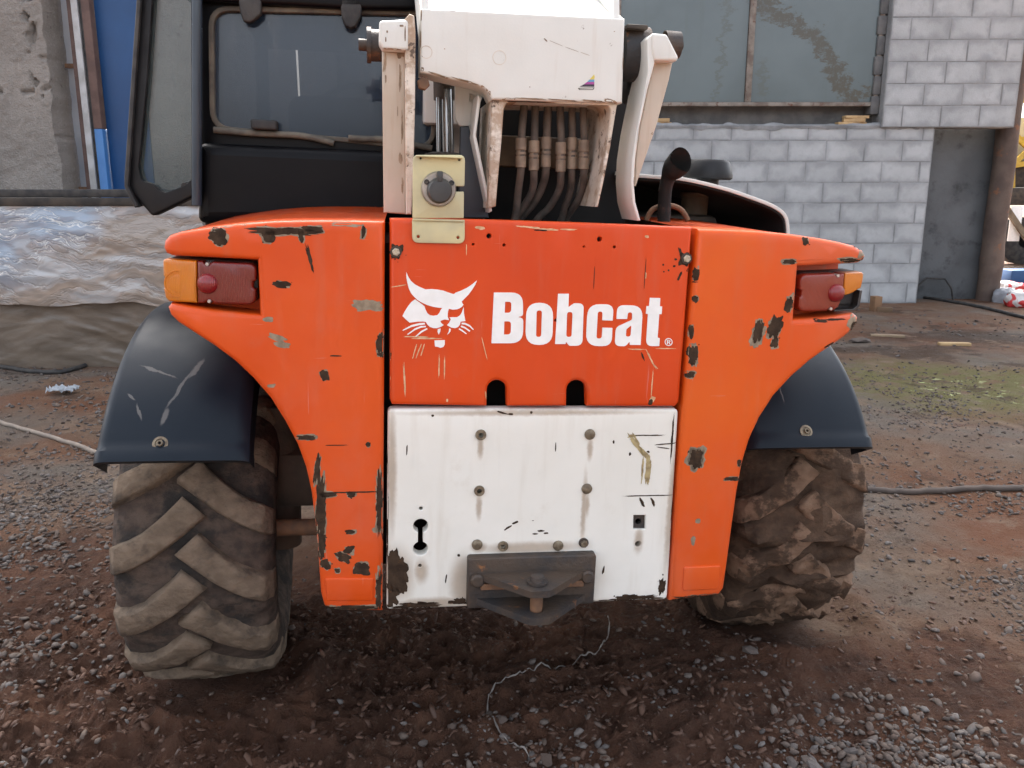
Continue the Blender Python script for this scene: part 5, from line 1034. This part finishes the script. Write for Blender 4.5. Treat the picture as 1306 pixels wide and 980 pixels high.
slab('pin_boss', fillet([(x, z, .008) for x, z in z3([(1100, 124), (1160, 130), (1203, 215), (1200, 232), (1112, 230), (1104, 190)], .085)], 3), .085, .27, .006, m_boom, tr_, back=True)
o_ = p3(1195, 170, .17); lathe('pivot_pin', [(-.03, .03), (.006, .03), (.006, .012), (.014, .011), (.014, 0)], (o_.x, .17, p3(1190, 172, .17).z), (1, 0, 0), m_hitch, tr_, 20)
l_, r_ = p3(985, 200, .19), p3(1085, 200, .19); lathe('pivot_bush', [(0, 0), (0, .06), ((r_.x - l_.x) * .5, .062), (r_.x - l_.x, .06), (r_.x - l_.x, 0)], (l_.x, .20, l_.z), (1, 0, 0), m_hitch, tr_, 28)
l_, r_ = p3(1004, 100, .14), p3(1084, 105, .14); box('bush_cover', (l_.x, .13, l_.z - .006), (r_.x, .26, l_.z + .004), m_inner, tr_, .003)
l_, r_ = p3(1000, 330, .25), p3(1075, 400, .25); box('link_block', (l_.x, .20, r_.z), (r_.x - .012, .30, l_.z + .03), m_hole, tr_, .02)
# hoses with crimped fittings
hs = [(617, 607, 522, 634, [(597, 720), (582, 830)]), (660, 656, 532, 645, [(650, 720), (612, 790), (580, 840)]), (708, 702, 518, 632, [(690, 700), (655, 770), (600, 835)]), (755, 758, 538, 650, [(752, 715), (715, 785), (665, 835)]), (800, 799, 520, 640, [(796, 715), (775, 780), (755, 840)]), (843, 845, 530, 640, [(842, 700), (822, 760), (795, 800), (770, 840)])]
for k, (xt, xf_, y0, y1, low) in enumerate(hs):
    yy = .205 + .022 * (k in (2, 4)) + .008 * (k % 2)
    P = [p3(xt + 4, 330, yy + .05), p3(xt, 420, yy + .01), p3(xf_ + 2, y0 + 5, yy), p3(xf_, y1, yy)] + [p3(x, y, yy + .03 * (j + 1)) for j, (x, y) in enumerate(low)]
    P.append(P[-1] + Vector((-.02, .05, -.06)))
    h_ = tube('hydraulic_hose', smoothline([tuple(p) for p in P], 6), .0088 if k != 2 else .0095, m_hose, TH, 12)
    A, B = p3(xf_, y0, yy), p3(xf_ - 1, y1, yy); d_ = B - A; L_ = d_.length
    lathe('crimp_fitting', [(0, .0085), (.001, .0128), (L_ * .40, .0130), (L_ * .42, .0105), (L_ * .48, .0105), (L_ * .49, .0122), (L_ * .56, .0122), (L_ * .57, .0108), (L_ * .62, .0108), (L_ * .63, .0125), (L_, .0122), (L_ + .001, .0085)], A, d_, m_fit, h_, 16, 30)
# lift cylinder and guards left of the yoke
cyl = empty('lift_cylinder', (0, 0, 0), parent=TH)
A, B = p3(328, 600, .36), p3(322, 340, .36); tube('chrome_rod', [A, B], .017, m_chrome, cyl, 20); tube('cylinder_eye', [p3(316, 380, .37), p3(314, 270, .37)], .026, m_inner, cyl, 20)
tube('oil_pipe', [p3(295, 600, .35), p3(293, 370, .35)], .006, m_chrome, cyl, 10); lathe('cylinder_head', [(0, .05), (.015, .05), (.02, .03), (.02, 0)], p3(318, 590, .34) - Vector((0, 0, .012)), (0, 0, 1), m_inner, cyl, 24)
gp_ = [(357, 310), (470, 345), (455, 385), (434, 420), (418, 478), (375, 478), (357, 450)]; c = p3(420, 372, .27)
slab('stop_bracket', z3(gp_, .27), .27, .282, .003, m_boom, TH, [[(c.x - .005, c.z - .007), (c.x + .005, c.z - .010), (c.x + .006, c.z + .007), (c.x - .004, c.z + .010)]], back=True)
slab('yoke_stiffener', z3([(444, 360), (456, 372), (437, 512), (498, 800), (486, 806), (424, 516)], .15), .15, .30, .003, m_boom, TH, back=True)
slab('guard_plate', z3([(378, 480), (410, 478), (486, 826), (370, 826)], .22), .22, .24, .003, m_blackplastic, TH, back=True)
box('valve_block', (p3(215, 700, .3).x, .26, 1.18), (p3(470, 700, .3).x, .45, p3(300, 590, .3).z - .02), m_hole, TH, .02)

# ------------------------------------------------------------------ cab
def z2(l, ym): return M2([(240 + x / 3.378, y / 3.378) for x, y, *_ in l], ym)
YC = .60; YD = .52; cab = empty('cab', (0, 0, 0), parent=TH)
winp = fillet([(x, z, .05) for x, z in z2([(100, 38), (1062, 60), (1056, 640), (640, 600), (106, 552)], YC)], 6)
x0c = MP(254, 150, YC).x; x1c = MP(561, 150, YC).x
slab('rear_wall', [(x0c, 1.10), (x1c, 1.10), (x1c, 2.0), (x0c, 2.0)], YC, YC + .04, .012, m_black, cab, [winp], .05)
slab('lower_bulge', fillet([(x, z, .02) for x, z in z2([(60, 618), (1058, 662), (1058, 960), (52, 960)], YC)], 4), YC - .05, YC + .01, .03, m_black, cab)
rw = slab('rear_window', offset(winp if area2(winp) > 0 else winp[::-1], -.004), YC + .012, YC + .02, 0, m_cabglass, cab, back=True)
sl = winp if area2(winp) > 0 else winp[::-1]
slab('window_seal', offset(sl, -.007), YC - .008, YC + .012, .004, m_seal, rw, [offset(sl, .006)])
loose = [MP(240 + x / 3.378, y / 3.378, YC - .018) for x, y in ((110, 560), (250, 573), (390, 580), (480, 585), (560, 600), (628, 618))]
tube('loose_seal_strip', smoothline([tuple(p) for p in loose], 5), .0085, m_seal, rw, 8); tube('loose_seal_strip', smoothline([tuple(MP(240 + x / 3.378, y / 3.378, YC - .015)) for x, y in ((690, 595), (760, 600), (850, 603), (1050, 640))], 5), .0085, m_seal, rw, 8)
for pts in ([(216, -14), (318, -10), (314, 60), (282, 90), (262, 98), (238, 92), (222, 50)], [(655, -5), (750, -2), (746, 70), (722, 115), (700, 123), (676, 112), (660, 70)]):
    hg = slab('window_hinge', z2(pts, YC - .03), YC - .035, YC - .01, .005, m_rubber, rw)
slab('window_handle', fillet([(x, z, .006) for x, z in z2([(268, 513), (383, 520), (383, 563), (270, 556)], YC - .04)], 3), YC - .045, YC - .008, .006, m_rubber, rw, back=True)
slab('roof_rim', z2([(-5, -40), (1075, -25), (1075, 48), (700, 42), (300, 20), (55, 8), (-5, 0)], YC - .02), YC - .035, YC + .02, .01, m_black, cab, back=True)
box('roof', (x0c, YC + .042, 1.86), (x1c, YC + 1.25, 2.0), m_black, cab, .03); box('right_wall', (x1c - .03, YC + .042, 1.12), (x1c - .005, YC + 1.2, 1.85), m_black, cab, .004); box('cab_floor', (x0c + .02, YC + .042, .6), (x1c - .032, YC + 1.2, 1.11), m_black, cab, .02)
tube('corner_pillar', [MP(251, v, YD - .02) for v in (-40, 60, 160, 262)], .013, simple('glossy blue black pillar', (.03, .04, .055), (.02, .028, .04), 6, .18, .28), cab, 16)
seat = box('seat_back', (x0c + .2, YC + .25, 1.112), (x0c + .62, YC + .36, 1.6), m_rubber, cab, .04, None, 3)
sw = bmesh.new(); tube_bm(sw, [(x0c + .4 + .17 * math.cos(a), YC + .8 + .06 * math.sin(a), 1.55 + .15 * math.sin(a)) for a in np.linspace(0, 6.2832, 33)], .013, 8, False); finish('steering_wheel', sw, m_rubber, cab, 60)
for x in (x0c + .015, x1c - .05): tube('front_pillar', [(x, YC + 1.2, 1.05), (x, YC + 1.15, 1.9)], .025, m_black, cab, 10)
# open door
def z1(l, ym): return M2([(x / 3.268, y / 3.268) for x, y, *_ in l], ym)
m_blackgloss = simple('dusty black door frame', (.006, .006, .007), (.012, .012, .013), 8, .4, .6, spots=(14, (.03, .03, .03), .6, .8), spec=.3)
YD = .52; door = empty('cab_door', (0, 0, 0), parent=TH)
tilt = lambda c: (c.x, c.y + (c.x - x0c) * -.25, c.z)
hole = fillet([(x, z, .012) for x, z in z1([(628, -60), (800, -60), (806, 742), (765, 775), (680, 806), (655, 795), (625, 768), (575, 755), (560, 700), (600, 330)], YD)], 4)
slab('door_frame', fillet([(x, z, .015) for x, z in z1([(575, -70), (811, -70), (818, 815), (622, 906), (500, 772)], YD)], 4), YD, YD + .05, .008, m_blackgloss, door, [hole], .06, tilt, back=False)
hh = hole if area2(hole) > 0 else hole[::-1]
slab('door_glass', offset(hh, -.006), YD + .02, YD + .026, 0, m_doorglass, door, back=True, bend=tilt)
slab('outer_trim', z1([(560, -70), (580, -70), (515, 772), (560, 862), (545, 868), (497, 778), (497, 740)], YD - .01), YD - .015, YD + .03, .004, m_rubber, door, bend=tilt, back=True)
tube('hinge_arm', [MP(236, 240, YD + .02), MP(250, 236, YC - .02)], .014, m_rubber, door, 10)

# ------------------------------------------------------------------ engine cover, exhaust, intake cap
def p8(x, y, ym): return MP(780 + x / 5.442, 160 + y / 5.442, ym)
YE = .42; ec = empty('engine_cover', (0, 0, 0), parent=TH)
path = smoothline([(60, 318), (190, 336), (300, 345), (470, 357), (620, 385), (800, 431), (950, 481), (1100, 537), (1180, 582), (1222, 632), (1237, 700), (1240, 800)], 4)
pp = [p8(p.x, p.y, YE) for p in path]; o2 = [(p.x, p.z) for p in pp]; n_ = len(o2); inn = []
for i in range(n_):
    a_ = Vector(o2[max(i - 1, 0)]); b_ = Vector(o2[min(i + 1, n_ - 1)]); d_ = (b_ - a_).normalized(); inn.append((o2[i][0] + d_.y * .010, o2[i][1] - d_.x * .010))
slab('cover_shell', o2 + inn[::-1], YE, YE + .9, .002, m_boom, ec, back=True, steps=2)
inn2 = []
for i in range(n_): a_ = Vector(inn[max(i - 1, 0)]); b_ = Vector(inn[min(i + 1, n_ - 1)]); d_ = (b_ - a_).normalized(); inn2.append((inn[i][0] + d_.y * .006, inn[i][1] - d_.x * .006))
slab('cover_shade_liner', inn + inn2[::-1], YE + .004, YE + .55, .001, m_hole, ec, back=True, steps=1)  # added black lining paints the shade inside the engine cover
slab('cover_shade_back', [(inn[0][0], 1.0)] + [(x - (.004 if x > .5 else 0), z - .004) for x, z in inn] + [(inn[-1][0], 1.0)], YE + .55, YE + .58, 0, m_hole, ec, back=True)  # black back sheet stands in for the cover's shaded interior
c = p8(610, 640, YE + .2); lathe('filter_canister', [(-.1, .0), (-.1, .038), (p8(610, 500, YE + .2).z - c.z, .040), (p8(610, 490, YE + .2).z - c.z, .044), (p8(610, 470, YE + .2).z - c.z, .044), (p8(610, 462, YE + .2).z - c.z, 0)], (c.x, YE + .25, c.z), (0, 0, 1), simple('dusty ochre canister', (.17, .12, .07), (.1, .07, .045), 9, .7), ec, 24)
box('engine_block', (p8(180, 600, YE).x, YE + .15, 1.05), (p8(900, 600, YE).x, YE + .5, p8(400, 610, YE + .3).z), m_inner, ec, .02)
m_exh = simple('sooty rusted pipe', (.008, .0065, .006), (.10, .052, .036), 9, .85, lo=.54, hi=.64, bump=.4, bscale=60)
ex = empty('exhaust_pipe', (0, 0, 0), parent=TH)
ep = smoothline([tuple(p8(*q_)) for q_ in ((362, 680, .34), (368, 520, .34), (376, 430, .335), (400, 350, .325), (438, 295, .31), (478, 250, .295))], 5); rad = [.017] * (len(ep) - 14) + [.0175, .018, .019, .021, .0235, .026, .028, .0295, .0305, .031, .0315, .032, .032, .032]
bm = bmesh.new(); tube_bm(bm, ep, rad, 20, False)
nrm = Vector((.25, -.93, .25)).normalized(); c0 = ep[-1]          # oblique cut facing back
last = [v for v in bm.verts][-20:]
for v in last: ax_ = (ep[-1] - ep[-4]).normalized(); v.co += ax_ * max(-.02, min(.045, -((v.co - c0).dot(nrm)) / ax_.dot(nrm)))
finish('pipe', bm, m_exh, ex, 60)
bm = bmesh.new(); tube_bm(bm, ep[-9:], [r_ * .9 for r_ in rad[-9:]], 20, False); last = [v for v in bm.verts][-20:]
for v in last: ax_ = (ep[-1] - ep[-4]).normalized(); v.co += ax_ * max(-.02, min(.045, -((v.co - c0).dot(nrm)) / ax_.dot(nrm)))
bm.faces.new(bm.verts[:20]); finish('dark_bore', bm, m_hole, ex, 60)  # black inner tube imitates the shaded inside of the pipe end
tube('heat_hose', smoothline([tuple(p8(*q_)) for q_ in ((240, 660, .36), (280, 590, .36), (350, 560, .36), (430, 562, .36), (490, 595, .36), (530, 660, .36))], 5), .007, m_rust, ex, 10)
c = p8(655, 375, .85); lathe('intake_cap', [(-.05, .035), (.0, .036), (.0, .072), (.004, .078), (.014, .078), (.052, .068), (.060, .060), (.062, 0)], (c.x + .005, .85, c.z), (0, 0, 1), m_blackgloss, TH, 32)
